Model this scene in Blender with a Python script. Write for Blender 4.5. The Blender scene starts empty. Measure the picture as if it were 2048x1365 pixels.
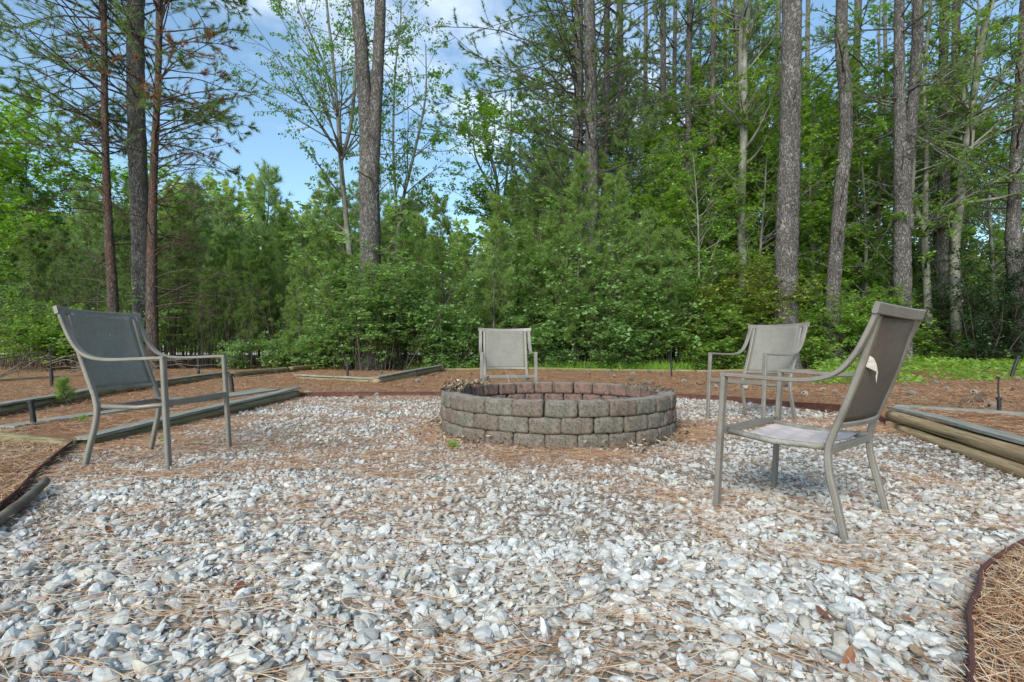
import bpy, math, random
import numpy as np
from mathutils import Vector
sc = bpy.context.scene
COL = sc.collection
# ------------------------------------------------------------------ camera
EYE = 0.70
F = 1024.0          # focal length in pixels of the 2048 wide photograph
HZ = 695.0
cam_d = bpy.data.cameras.new("camera"); cam = bpy.data.objects.new("camera", cam_d); COL.objects.link(cam)
cam.location = (0, 0, EYE); cam.rotation_euler = (math.radians(90), 0, 0)
cam_d.lens = 18.0; cam_d.sensor_width = 36.0; cam_d.shift_y = (HZ - 682.5) / 2048.0
cam_d.clip_start = 0.05; cam_d.clip_end = 1500
sc.camera = cam
# ------------------------------------------------------------------ world
SUN_EL, SUN_AZ = 35.0, 203.0      # azimuth measured clockwise from +Y (camera direction)
world = bpy.data.worlds.new("World"); sc.world = world; world.use_nodes = True
wn = world.node_tree; wn.nodes.clear()
def wnode(t, **k):
    n = wn.nodes.new(t)
    for a, b in k.items(): setattr(n, a, b)
    return n
w_out = wnode('ShaderNodeOutputWorld'); w_bg = wnode('ShaderNodeBackground')
w_sky = wnode('ShaderNodeTexSky', sky_type='NISHITA', sun_disc=False)
w_sky.sun_elevation = math.radians(SUN_EL); w_sky.sun_rotation = math.radians(SUN_AZ)
w_sky.air_density = 1.0; w_sky.dust_density = 0.8; w_sky.ozone_density = 1.2
w_tc = wnode('ShaderNodeTexCoord'); w_sep = wnode('ShaderNodeSeparateXYZ')
wn.links.new(w_tc.outputs['Generated'], w_sep.inputs[0])
w_add = wnode('ShaderNodeMath', operation='ADD'); w_add.inputs[1].default_value = 0.18
wn.links.new(w_sep.outputs[2], w_add.inputs[0])
w_dx = wnode('ShaderNodeMath', operation='DIVIDE'); w_dy = wnode('ShaderNodeMath', operation='DIVIDE')
wn.links.new(w_sep.outputs[0], w_dx.inputs[0]); wn.links.new(w_add.outputs[0], w_dx.inputs[1])
wn.links.new(w_sep.outputs[1], w_dy.inputs[0]); wn.links.new(w_add.outputs[0], w_dy.inputs[1])
w_cmb = wnode('ShaderNodeCombineXYZ')
wn.links.new(w_dx.outputs[0], w_cmb.inputs[0]); wn.links.new(w_dy.outputs[0], w_cmb.inputs[1])
w_cmb.inputs[2].default_value = 8.3
w_noi = wnode('ShaderNodeTexNoise'); w_noi.inputs['Scale'].default_value = 1.15
w_noi.inputs['Detail'].default_value = 7; w_noi.inputs['Roughness'].default_value = 0.55; w_noi.inputs['Distortion'].default_value = 0.35
wn.links.new(w_cmb.outputs[0], w_noi.inputs['Vector'])
w_rmp = wnode('ShaderNodeValToRGB')
w_rmp.color_ramp.elements[0].position = 0.54; w_rmp.color_ramp.elements[0].color = (0.02, 0.02, 0.02, 1)
w_rmp.color_ramp.elements[1].position = 0.76; w_rmp.color_ramp.elements[1].color = (0.85, 0.85, 0.85, 1)
wn.links.new(w_noi.outputs['Fac'], w_rmp.inputs[0])
w_mix = wnode('ShaderNodeMix', data_type='RGBA')
w_mix.inputs[7].default_value = (8.2, 8.6, 9.0, 1)
wn.links.new(w_rmp.outputs[0], w_mix.inputs[0]); w_tint = wnode('ShaderNodeMix', data_type='RGBA', blend_type='MULTIPLY'); w_tint.inputs[0].default_value = 1.0; w_tint.inputs[7].default_value = (.88, 1.04, 1.02, 1)
wn.links.new(w_sky.outputs[0], w_tint.inputs[6]); wn.links.new(w_tint.outputs[2], w_mix.inputs[6])
wn.links.new(w_mix.outputs[2], w_bg.inputs[0]); w_bg.inputs[1].default_value = 0.125
wn.links.new(w_bg.outputs[0], w_out.inputs[0])
# ------------------------------------------------------------------ sun (thin overcast: wide and weak)
sun_d = bpy.data.lights.new("sun", 'SUN'); sun = bpy.data.objects.new("sun", sun_d); COL.objects.link(sun)
sun_d.energy = 2.1; sun_d.angle = math.radians(26); sun_d.color = (1.0, 0.96, 0.90)
_a = math.radians(SUN_AZ); _e = math.radians(SUN_EL)
sun_dir = Vector((math.sin(_a) * math.cos(_e), math.cos(_a) * math.cos(_e), math.sin(_e)))
sun.rotation_euler = sun_dir.to_track_quat('Z', 'Y').to_euler()
sc.view_settings.view_transform = 'Standard'; sc.view_settings.look = 'None'
sc.view_settings.gamma = 1.0; sc.view_settings.use_curve_mapping = False
sc.view_settings.exposure = 0.95
cy = sc.cycles
cy.max_bounces = 10; cy.diffuse_bounces = 8; cy.glossy_bounces = 2; cy.transmission_bounces = 6; cy.transparent_max_bounces = 6
cy.use_denoising = True
# ------------------------------------------------------------------ helpers
def rsd(n): return np.random.RandomState(n)
def nrm(v): return v / np.maximum(np.linalg.norm(v, axis=-1, keepdims=True), 1e-9)
TRI = [0]
class G:
    """collects geometry and links it as ONE mesh object"""
    def __init__(s): s.V = []; s.Q = []; s.T = []; s.A = []; s.n = 0; s.mq = []; s.mt = []
    def add(s, V, Q=None, T=None, tint=0.5, mat=0):
        V = np.asarray(V, float).reshape(-1, 3)
        if Q is not None and len(Q): Q = np.asarray(Q).reshape(-1, 4); s.Q.append(Q + s.n); s.mq.append(np.full(len(Q), mat))
        if T is not None and len(T): T = np.asarray(T).reshape(-1, 3); s.T.append(T + s.n); s.mt.append(np.full(len(T), mat))
        s.V.append(V); s.A.append(np.broadcast_to(np.asarray(tint, float), (len(V),)).copy()); s.n += len(V)
    def mesh(s, name, mats, smooth=False):
        V = np.concatenate(s.V) if s.V else np.zeros((0, 3))
        Q = np.concatenate(s.Q) if s.Q else np.zeros((0, 4), int); T = np.concatenate(s.T) if s.T else np.zeros((0, 3), int)
        m = bpy.data.meshes.new(name); TRI[0] += 2 * len(Q) + len(T)
        m.vertices.add(len(V)); m.vertices.foreach_set('co', V.astype(np.float32).ravel())
        L = np.concatenate([Q.ravel(), T.ravel()]).astype(np.int32)
        m.loops.add(len(L)); m.loops.foreach_set('vertex_index', L)
        m.polygons.add(len(Q) + len(T))
        st = np.concatenate([np.arange(len(Q)) * 4, len(Q) * 4 + np.arange(len(T)) * 3]).astype(np.int32)
        m.polygons.foreach_set('loop_start', st)
        mi = np.concatenate([*(s.mq or [np.zeros(0)]), *(s.mt or [np.zeros(0)])]).astype(np.int32)
        for q in mats: m.materials.append(q)
        m.polygons.foreach_set('material_index', mi)
        m.polygons.foreach_set('use_smooth', np.full(len(Q) + len(T), smooth))
        at = m.attributes.new('tint', 'FLOAT', 'POINT'); at.data.foreach_set('value', np.concatenate(s.A).astype(np.float32) if s.A else np.zeros(0, np.float32))
        m.update(calc_edges=True)
        return m
    def build(s, name, mats, parent=None, smooth=False, **k):
        o = bpy.data.objects.new(name, s.mesh(name, mats if isinstance(mats, (list, tuple)) else [mats], smooth)); COL.objects.link(o)
        if parent: o.parent = parent
        if k: tag(o, **k)
        return o
def tag(o, label=None, cat=None, group=None, kind=None):
    if label: o['label'] = label
    if cat: o['category'] = cat
    if group: o['group'] = group
    if kind: o['kind'] = kind
    return o
def empty(name, loc, label, cat, group=None, rz=0.0, scale=1.0):
    o = bpy.data.objects.new(name, None); COL.objects.link(o); o.location = loc; o.rotation_euler = (0, 0, rz); o.scale = (scale,) * 3
    o.empty_display_size = 0.2
    return tag(o, label, cat, group)
def inst(name, mesh, parent=None):
    o = bpy.data.objects.new(name, mesh); COL.objects.link(o)
    if parent: o.parent = parent
    return o
def copy_tree(src, loc, rz, scale, label, cat, group):
    """copies a thing and each of its parts (meshes stay shared)"""
    r = src.copy(); COL.objects.link(r); r.location = loc; r.rotation_euler = (0, 0, rz); r.scale = (scale,) * 3 if not hasattr(scale, '__len__') else scale
    tag(r, label, cat, group)
    for ch in src.children:
        c = ch.copy(); COL.objects.link(c); c.parent = r
    return r
def ss(x, a, b):
    t = np.clip((np.asarray(x, float) - a) / (b - a), 0, 1); return t * t * (3 - 2 * t)
_ng = rsd(77).rand(128, 128)
def vnoise(x, y, s):
    x = np.asarray(x, float) * s + 31.7; y = np.asarray(y, float) * s + 17.3
    i = np.floor(x).astype(int); j = np.floor(y).astype(int); fx = x - i; fy = y - j; fx = fx * fx * (3 - 2 * fx); fy = fy * fy * (3 - 2 * fy)
    g = lambda a, b: _ng[a % 128, b % 128]
    return (g(i, j) * (1 - fx) + g(i + 1, j) * fx) * (1 - fy) + (g(i, j + 1) * (1 - fx) + g(i + 1, j + 1) * fx) * fy
def fnoise(x, y, s, o=3):
    r = 0; a = 1; t = 0
    for k in range(o): r = r + a * vnoise(x, y, s * 2 ** k + k * .13); t += a; a *= .5
    return r / t
def ground_h(x, y):
    x = np.asarray(x, float); y = np.asarray(y, float)
    h = -.035 * np.exp(-(((x - 1.5) / 1.0) ** 2 + ((y - 2.0) / 1.1) ** 2))
    h = h + .14 * ss(x + y - 7.83, .0, .18) * ss(x, 3.15, 3.5) * (1 - ss(y, 5.5, 9.5)) * (1 - ss(x, 6, 9))
    h = h + (.10 * (fnoise(x, y, .55) - .5)) * ss(y, 7.6, 11) * 1.2
    h = h + .35 * (fnoise(x, y, .12) - .5) * ss(y, 18, 30)
    h = h - 1.6 * ss(x, 13, 19) * ss(y, 20, 27)
    return h
def P(u, v, dz=0.0):
    z = 0.0
    for _ in range(6):
        Y = F * (EYE - z) / (v - HZ); X = (u - 1024) / F * Y; z = float(ground_h(X, Y)) + dz
    return np.array([X, Y, z])
def XZ(u, v, Y): return np.array([(u - 1024) / F * Y, Y, EYE - (v - HZ) / F * Y])

def frames(Pt):
    """Pt (N,K,3) -> tangent, side, up vectors"""
    T = np.gradient(Pt, axis=1); T = nrm(T)
    ref = np.where(np.abs(T[..., 2:3]) > .9, np.array([1.0, 0.15, 0.1]), np.array([0.0, 0.0, 1.0]))
    ref = np.repeat(ref[:, :1], Pt.shape[1], 1) if True else ref
    S = nrm(np.cross(T, ref)); U = np.cross(S, T)
    return T, S, U
def tubes(g, Pt, R, sides=5, tint=.5, mat=0, rough=0.0, rs=None, cap=False):
    Pt = np.asarray(Pt, float); R = np.asarray(R, float)
    if Pt.ndim == 2: Pt = Pt[None]; R = R[None]
    N, K, _ = Pt.shape
    if N == 0: return
    T, S, U = frames(Pt)
    a = np.arange(sides) * 2 * math.pi / sides
    RR = R[:, :, None] * np.ones(sides)
    if rough and rs is not None: RR = RR * (1 + rs.uniform(-rough, rough, RR.shape))
    V = Pt[:, :, None] + RR[..., None] * (np.cos(a)[:, None] * S[:, :, None] + np.sin(a)[:, None] * U[:, :, None])
    idx = np.arange(N * K * sides).reshape(N, K, sides)
    A = idx[:, :-1]; B = idx[:, 1:]
    Q = np.stack([A, np.roll(A, -1, 2), np.roll(B, -1, 2), B], -1).reshape(-1, 4)
    T3 = None; VV = V.reshape(-1, 3); tt = np.broadcast_to(np.asarray(tint, float).reshape(-1, 1, 1) if np.ndim(tint) else tint, (N, K, sides)).reshape(-1)
    if cap:
        base = N * K * sides; c = np.stack([Pt[:, 0], Pt[:, -1]], 1).reshape(-1, 3)
        T3 = []
        for n in range(N):
            for e, row in ((0, idx[n, 0]), (1, idx[n, -1])):
                ci = base + n * 2 + e
                for k in range(sides):
                    p, q = row[k], row[(k + 1) % sides]; T3.append((ci, q, p) if e == 0 else (ci, p, q))
        VV = np.concatenate([VV, c]); tt = np.concatenate([tt, np.full(len(c), tt[0])])
    g.add(VV, Q, T3, tint=tt, mat=mat)
def bar(g, pts, w, t, lat=(0, 1, 0), ch=.25, mat=0):
    """flat rectangular bar swept along pts: w across (lat), t thick; chamfered corners"""
    pts = np.asarray(pts, float); K = len(pts)
    w = np.broadcast_to(w, (K,)); T = nrm(np.gradient(pts, axis=0)); lat = np.broadcast_to(np.asarray(lat, float), (K, 3))
    Nn = nrm(np.cross(T, lat)); S = nrm(np.cross(Nn, T)); c = t * ch
    prof = lambda W: [(-W / 2 + c, -t / 2), (W / 2 - c, -t / 2), (W / 2, -t / 2 + c), (W / 2, t / 2 - c), (W / 2 - c, t / 2), (-W / 2 + c, t / 2), (-W / 2, t / 2 - c), (-W / 2, -t / 2 + c)]
    V = []
    for k in range(K):
        for a, b in prof(w[k]): V.append(pts[k] + S[k] * a + Nn[k] * b)
    Q = [(k * 8 + i, k * 8 + (i + 1) % 8, (k + 1) * 8 + (i + 1) % 8, (k + 1) * 8 + i) for k in range(K - 1) for i in range(8)]
    e = (K - 1) * 8
    Q += [(7, 6, 1, 0), (6, 5, 2, 1), (5, 4, 3, 2), (e, e + 1, e + 6, e + 7), (e + 1, e + 2, e + 5, e + 6), (e + 2, e + 3, e + 4, e + 5)]
    g.add(V, Q, mat=mat)
def smoothpts(p, n):
    """Catmull-Rom resampling of control points"""
    p = np.asarray(p, float); q = np.vstack([2 * p[0] - p[1], p, 2 * p[-1] - p[-2]]); out = []
    m = len(p) - 1
    for t in np.linspace(0, m, n):
        i = min(int(t), m - 1); f = t - i; a, b, c, d = q[i], q[i + 1], q[i + 2], q[i + 3]
        out.append(.5 * ((2 * b) + (-a + c) * f + (2 * a - 5 * b + 4 * c - d) * f * f + (-a + 3 * b - 3 * c + d) * f ** 3))
    return np.array(out)
# ------------------------------------------------------------------ materials
class M:
    def __init__(s, name):
        s.m = bpy.data.materials.new(name); s.m.use_nodes = True; s.t = s.m.node_tree; s.t.nodes.clear()
        s.out = s.n('ShaderNodeOutputMaterial')
    def n(s, t, **k):
        x = s.t.nodes.new(t)
        for a, b in k.items(): setattr(x, a, b)
        return x
    def l(s, a, b): s.t.links.new(a, b)
    def co(s, scale=(1, 1, 1), kind='Object', rot=(0, 0, 0)):
        c = s.n('ShaderNodeTexCoord'); m = s.n('ShaderNodeMapping'); m.inputs['Scale'].default_value = scale; m.inputs['Rotation'].default_value = rot
        if kind == 'World': g = s.n('ShaderNodeNewGeometry'); s.l(g.outputs['Position'], m.inputs[0])
        else: s.l(c.outputs[kind], m.inputs[0])
        return m.outputs[0]
    def noise(s, sc_, vec=None, det=4, rough=.6, dist=0):
        x = s.n('ShaderNodeTexNoise'); x.inputs['Scale'].default_value = sc_; x.inputs['Detail'].default_value = det; x.inputs['Roughness'].default_value = rough; x.inputs['Distortion'].default_value = dist
        if vec is not None: s.l(vec, x.inputs['Vector'])
        return x.outputs['Fac']
    def vor(s, sc_, vec=None, feature='F1', out='Distance', rnd=1.0):
        x = s.n('ShaderNodeTexVoronoi', feature=feature); x.inputs['Scale'].default_value = sc_; x.inputs['Randomness'].default_value = rnd
        if vec is not None: s.l(vec, x.inputs['Vector'])
        return x.outputs[out]
    def ramp(s, fac, stops):
        r = s.n('ShaderNodeValToRGB'); e = r.color_ramp.elements
        while len(e) < len(stops): e.new(.5)
        for i, (p, c) in enumerate(stops): e[i].position = p; e[i].color = (*c, 1) if not isinstance(c, (int, float)) else (c, c, c, 1)
        s.l(fac, r.inputs[0]); return r.outputs[0]
    def attr(s, name='tint'): a = s.n('ShaderNodeAttribute'); a.attribute_name = name; return a.outputs['Fac']
    def rnd(s): return s.n('ShaderNodeObjectInfo').outputs['Random']
    def math(s, op, a, b, clamp=False):
        x = s.n('ShaderNodeMath', operation=op, use_clamp=clamp)
        for i, q in enumerate((a, b)):
            if isinstance(q, (int, float)): x.inputs[i].default_value = q
            else: s.l(q, x.inputs[i])
        return x.outputs[0]
    def mix(s, f, a, b, mode='MIX'):
        x = s.n('ShaderNodeMix', data_type='RGBA', blend_type=mode)
        for i, q in ((0, f), (6, a), (7, b)):
            if isinstance(q, (int, float)): x.inputs[i].default_value = q
            elif isinstance(q, tuple): x.inputs[i].default_value = (*q, 1)
            else: s.l(q, x.inputs[i])
        return x.outputs[2]
    def bump(s, h, strength=.5, dist=.01, base=None):
        b = s.n('ShaderNodeBump'); b.inputs['Strength'].default_value = strength; b.inputs['Distance'].default_value = dist; s.l(h, b.inputs['Height'])
        if base is not None: s.l(base, b.inputs['Normal'])
        return b.outputs[0]
    def prin(s, col, rough=.8, spec=.3, metal=0, normal=None):
        p = s.n('ShaderNodeBsdfPrincipled')
        if isinstance(col, tuple): p.inputs['Base Color'].default_value = (*col, 1)
        else: s.l(col, p.inputs['Base Color'])
        if isinstance(rough, (int, float)): p.inputs['Roughness'].default_value = rough
        else: s.l(rough, p.inputs['Roughness'])
        p.inputs['Specular IOR Level'].default_value = spec; p.inputs['Metallic'].default_value = metal
        if normal is not None: s.l(normal, p.inputs['Normal'])
        return p.outputs[0]
    def done(s, sh): s.l(sh, s.out.inputs[0]); return s.m
def leaf_mat(name, stops, trans=.35, rough=.5, spec=.35, patch=.5):
    m = M(name); t = m.attr(); r = m.rnd()
    f = m.math('ADD', m.math('MULTIPLY', t, .75), m.math('MULTIPLY', m.noise(patch, m.co(kind='World'), 2), .35))
    f = m.math('ADD', f, m.math('MULTIPLY', m.math('SUBTRACT', r, .5), .16))
    c = m.ramp(m.math('SUBTRACT', f, .05, True), stops)
    p = m.prin(c, rough, spec)
    tr = m.n('ShaderNodeBsdfTranslucent'); c2 = m.mix(1.0, c, (1.6, 1.5, .6), 'MULTIPLY'); m.l(c2, tr.inputs[0])
    mx = m.n('ShaderNodeMixShader'); mx.inputs[0].default_value = trans; m.l(p, mx.inputs[1]); m.l(tr.outputs[0], mx.inputs[2])
    return m.done(mx.outputs[0])
MAT = {}
MAT['needle_sunlit'] = leaf_mat('sunlit_young_pine_needle', [(0, (.15, .24, .11)), (.45, (.24, .36, .17)), (.85, (.32, .43, .19)), (1, (.42, .46, .15))], .45)  # paler than needle_y: sunlight on the rear pines is put into the colour
MAT['far'] = leaf_mat('sunlit_distant_foliage', [(0, (.13, .20, .09)), (.5, (.22, .32, .13)), (1, (.36, .42, .14))], .45)  # lightened green; the far trees' sunlit look is painted into this colour
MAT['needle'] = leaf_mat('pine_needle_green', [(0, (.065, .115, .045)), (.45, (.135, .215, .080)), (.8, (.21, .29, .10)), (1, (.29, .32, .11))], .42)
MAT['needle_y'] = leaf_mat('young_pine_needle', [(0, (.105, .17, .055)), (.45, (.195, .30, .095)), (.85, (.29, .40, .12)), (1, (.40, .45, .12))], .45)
MAT['needle_dead'] = leaf_mat('dead_pine_needle', [(0, (.16, .08, .04)), (1, (.30, .17, .08))], .2)
MAT['leaf'] = leaf_mat('broad_leaf_green', [(0, (.085, .18, .04)), (.4, (.17, .31, .06)), (.8, (.27, .42, .08)), (.95, (.38, .48, .07)), (1, (.58, .45, .06))], .45)
MAT['leaf_pale'] = leaf_mat('sweetgum_leaf', [(0, (.11, .22, .065)), (.5, (.215, .37, .125)), (.93, (.29, .46, .19)), (1, (.50, .46, .10))], .38, .38, .55)
MAT['leaf_bright'] = leaf_mat('sunlit_leaf', [(0, (.09, .21, .03)), (.5, (.18, .36, .045)), (.85, (.30, .46, .06)), (.96, (.50, .50, .06)), (1, (.60, .38, .06))], .45)
MAT['leaf_yellow'] = leaf_mat('yellowing_leaf', [(0, (.08, .15, .03)), (.4, (.17, .26, .05)), (.75, (.34, .36, .07)), (1, (.55, .42, .08))], .4)
MAT['leaf_holly'] = leaf_mat('holly_leaf', [(0, (.012, .040, .012)), (.6, (.028, .075, .02)), (1, (.06, .13, .03))], .15, .3, .6)
def bark(name, dark, mid, light, red=None, sc_=1.0, bs=1.0):
    m = M(name); v = m.co((5.6 * sc_, 5.6 * sc_, 1.8 * sc_)); wv = m.noise(3, m.co((3, 3, 1.2)), 3)
    vv = m.n('ShaderNodeVectorMath', operation='ADD'); m.l(v, vv.inputs[0])
    sv = m.n('ShaderNodeVectorMath', operation='SCALE'); sv.inputs[3].default_value = 1.7; nz = m.n('ShaderNodeTexNoise'); nz.inputs['Scale'].default_value = 2.5; m.l(m.co((4, 4, 2)), nz.inputs['Vector']); m.l(nz.outputs['Color'], sv.inputs[0]); m.l(sv.outputs[0], vv.inputs[1])
    e = m.vor(2.2, vv.outputs[0], 'DISTANCE_TO_EDGE'); cell = m.vor(2.2, vv.outputs[0], 'F1', 'Color')
    fine = m.noise(30, m.co((1, 1, .35)), 5, .7)
    sep = m.n('ShaderNodeSeparateColor'); m.l(cell, sep.inputs[0])
    base = m.ramp(m.math('ADD', m.math('MULTIPLY', sep.outputs[0], .5), m.math('MULTIPLY', fine, .6)), [(.15, mid), (.9, light)])
    c = m.mix(m.ramp(e, [(0.0, .9), (.07, .35), (.16, .0)]), m.mix(m.ramp(m.noise(.9, m.co((1.5, 1.5, .6)), 5, .7), [(.35, .6), (.6, 0.0)]), base, mid), dark)
    if red: c = m.mix(m.ramp(m.noise(1.3, m.co((1, 1, .5)), 3), [(.42, 0.0), (.62, .75)]), c, red)
    h = m.math('ADD', m.math('MINIMUM', m.math('MULTIPLY', e, 4.0), .7), m.math('MULTIPLY', fine, .5))
    return m.done(m.prin(c, .92, .15, normal=m.bump(h, bs, .03)))
MAT['bark'] = bark('pine_bark_grey', (.035, .030, .026), (.105, .094, .084), (.25, .235, .215))
MAT['bark_red'] = bark('pine_bark_reddish', (.030, .022, .018), (.09, .068, .057), (.20, .165, .14), red=(.13, .07, .05))
MAT['bark_thin'] = bark('thin_pine_bark', (.04, .033, .028), (.125, .108, .094), (.25, .225, .20), sc_=1.8, bs=.6)
m = M('smooth_bark'); f = m.noise(5, m.co((1, 1, .6)), 5, .65); f2 = m.noise(26, m.co(), 4)
c = m.ramp(f, [(.3, (.09, .09, .065)), (.5, (.17, .17, .135)), (.7, (.30, .295, .255))])
MAT['bark_smooth'] = m.done(m.prin(m.mix(m.ramp(f2, [(.55, 0.0), (.7, .7)]), c, (.10, .10, .075)), .85, .2, normal=m.bump(f2, .4, .01)))
m = M('twig'); MAT['twig'] = m.done(m.prin(m.ramp(m.noise(8, m.co(), 3), [(.3, (.05, .037, .03)), (.7, (.14, .11, .09))]), .9, .15))
m = M('stick'); MAT['stick'] = m.done(m.prin(m.ramp(m.noise(6, m.co(), 4), [(.3, (.06, .048, .036)), (.7, (.20, .165, .125))]), .9, .15))
# white crushed stone
m = M('white_gravel_stone'); t = m.attr()
c = m.ramp(t, [(0, (.10, .098, .088)), (.14, (.20, .198, .182)), (.38, (.395, .395, .368)), (.80, (.57, .57, .535)), (.92, (.53, .50, .42)), (1, (.38, .335, .26))])
n1 = m.noise(28, m.co(kind='World'), 5, .7); n2 = m.noise(110, m.co(kind='World'), 3)
c = m.mix(m.ramp(n1, [(.34, .65), (.55, 0.0)]), c, (.27, .275, .265)); c = m.mix(m.ramp(n2, [(.5, 0.0), (.75, .25)]), c, (.42, .36, .28))
MAT['stone'] = m.done(m.prin(c, .7, .35, normal=m.bump(n2, .35, .003)))
m = M('dry_pine_straw'); t = m.attr()
MAT['straw'] = m.done(m.prin(m.ramp(t, [(0, (.09, .045, .026)), (.3, (.23, .11, .055)), (.6, (.38, .20, .10)), (.85, (.46, .325, .20)), (1, (.50, .42, .31))]), .75, .25))
def fibres(m, scale=1.0):
    a = m.noise(14 * scale, m.co((1, 7, 1), 'World', (0, 0, .5)), 4, .7, 1.5); b = m.noise(14 * scale, m.co((7, 1, 1), 'World', (0, 0, .3)), 4, .7, 1.5); c = m.noise(16 * scale, m.co((1, 6, 1), 'World', (0, 0, -.8)), 4, .7, 1.0)
    return m.math('MAXIMUM', m.math('MAXIMUM', a, b), c)
m = M('pine_straw_ground'); fb = fibres(m); big = m.noise(.8, m.co(kind='World'), 4, .6); w = m.co(kind='World')
c = m.ramp(fb, [(.39, (.085, .046, .028)), (.52, (.27, .135, .068)), (.65, (.43, .235, .12)), (.80, (.51, .36, .22))])
c = m.mix(m.ramp(big, [(.40, 0.0), (.68, .55)]), c, m.ramp(fb, [(.45, (.10, .075, .05)), (.75, (.42, .33, .22))]))
sx = m.n('ShaderNodeSeparateXYZ'); gq = m.n('ShaderNodeNewGeometry'); m.l(gq.outputs['Position'], sx.inputs[0])
yy = m.math('ADD', sx.outputs[1], m.math('MULTIPLY', m.math('SUBTRACT', m.noise(.5, w, 3), .5), 5.0))
litter = m.ramp(m.noise(7, w, 5, .75), [(.35, (.045, .028, .018)), (.6, (.15, .085, .05)), (.8, (.24, .15, .09))])
c = m.mix(m.ramp(m.math('DIVIDE', yy, 100.0), [(.160, 0.0), (.185, 1.0)]), c, litter)
grass = m.ramp(m.noise(3, w, 5, .7), [(.3, (.09, .16, .035)), (.7, (.20, .30, .07))])
c = m.mix(m.ramp(m.math('DIVIDE', yy, 100.0), [(.34, 0.0), (.40, 1.0)]), c, grass)
MAT['ground'] = m.done(m.prin(c, .95, .1, normal=m.bump(fb, .7, .02)))
m = M('gravel_base'); fb = fibres(m, 1.6); v1 = m.vor(34, m.co(kind='World'), 'F1', 'Color'); sp = m.n('ShaderNodeSeparateColor'); m.l(v1, sp.inputs[0])
e = m.vor(34, m.co(kind='World'), 'DISTANCE_TO_EDGE')
c = m.mix(m.ramp(e, [(0, 1.0), (.12, 0.0)]), m.ramp(sp.outputs[0], [(0, (.20, .17, .13)), (.5, (.34, .31, .26)), (1, (.50, .49, .45))]), (.08, .065, .05))
c = m.mix(m.ramp(fb, [(.55, 0.0), (.68, .85)]), c, (.36, .21, .115))
MAT['gravel_base'] = m.done(m.prin(c, .9, .15, normal=m.bump(e, .8, .02)))
# metal of the chairs
m = M('taupe_powder_coat'); n1 = m.noise(7, m.co(), 5, .7); n2 = m.noise(60, m.co(), 3)
c = m.ramp(n1, [(.3, (.18, .16, .135)), (.55, (.23, .206, .175)), (.78, (.26, .243, .20))]); c = m.mix(m.ramp(n2, [(.58, 0.0), (.72, .5)]), c, (.12, .12, .085))
MAT['metal'] = m.done(m.prin(c, m.ramp(n1, [(.3, .42), (.7, .62)]), .4, .25, normal=m.bump(n2, .15, .002)))
def weave(name, c1, c2, holes=.0, sc_=200):
    m = M(name); u = m.n('ShaderNodeUVMap') if False else None
    co = m.co(); s = m.n('ShaderNodeSeparateXYZ'); m.l(co, s.inputs[0])
    a = m.math('SINE', m.math('MULTIPLY', s.outputs[1], sc_ * 2.2), 0); b = m.math('SINE', m.math('MULTIPLY', s.outputs[2], sc_ * 2.2), 0)
    a2 = m.math('MULTIPLY', a, b); n = m.noise(5, co, 4, .7); n2 = m.noise(40, m.co((1, 1, .1)), 3); n3 = m.noise(40, m.co((1, .1, 1)), 3)
    f = m.math('ADD', m.math('ADD', m.math('MULTIPLY', a2, .42), m.math('MULTIPLY', n, .35)), m.math('ADD', m.math('MULTIPLY', n2, .25), m.math('MULTIPLY', n3, .2)))
    c = m.ramp(f, [(.2, c1), (.65, c2)]); p = m.prin(c, .7, .25, normal=m.bump(a2, .5, .002))
    tr = m.n('ShaderNodeBsdfTranslucent'); m.l(c, tr.inputs[0]); tp = m.n('ShaderNodeBsdfTransparent')
    mx = m.n('ShaderNodeMixShader'); mx.inputs[0].default_value = .12; m.l(p, mx.inputs[1]); m.l(tr.outputs[0], mx.inputs[2])
    mx2 = m.n('ShaderNodeMixShader'); m.l(m.ramp(a2, [(.0, 0.0), (.55, holes), (.9, holes)]), mx2.inputs[0]); m.l(mx.outputs[0], mx2.inputs[1]); m.l(tp.outputs[0], mx2.inputs[2])
    return m.done(mx2.outputs[0])
MAT['sling'] = weave('woven_sling', (.15, .142, .118), (.38, .362, .31), .25)
MAT['sling_brown'] = weave('woven_sling_brown', (.075, .058, .046), (.22, .175, .14), .3)
m = M('seat_cloth'); n = m.noise(9, m.co((1, 4, 1)), 4); MAT['seat'] = m.done(m.prin(m.ramp(n, [(.3, (.44, .37, .345)), (.7, (.60, .53, .50))]), .8, .2, normal=m.bump(n, .3, .01)))
m = M('seat_piping'); n = m.noise(30, m.co(), 4); MAT['piping'] = m.done(m.prin(m.ramp(n, [(.3, (.14, .13, .11)), (.7, (.30, .28, .24))]), .7, .3))
m = M('torn_cloth'); MAT['torn'] = m.done(m.prin((.52, .48, .42), .8, .2))
# concrete wall block
m = M('tumbled_concrete_block'); r = m.rnd(); co = m.co()
n1 = m.noise(7, co, 5, .7); n2 = m.noise(42, co, 6, .85); n3 = m.noise(120, co, 2, .6); r = m.math('ADD', m.math('MULTIPLY', r, .5), m.math('MULTIPLY', m.noise(2.6, m.co(kind='World'), 3), .6))
warm = m.mix(m.ramp(r, [(.35, 0.0), (.75, 1.0)]), (.215, .196, .155), (.205, .150, .118))
sy = m.n('ShaderNodeSeparateXYZ'); m.l(co, sy.inputs[0]); warm = m.mix(m.ramp(sy.outputs[1], [(.852, .85), (.885, 0.0)]), warm, (.235, .128, .098))
c = m.mix(m.ramp(n1, [(.30, .9), (.56, 0.0)]), warm, (.105, .098, .080))
c = m.mix(m.ramp(n2, [(.36, .95), (.50, 0.0)]), c, (.04, .035, .03)); c = m.mix(m.ramp(n3, [(.55, 0.0), (.72, .6)]), c, (.40, .36, .30))
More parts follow.
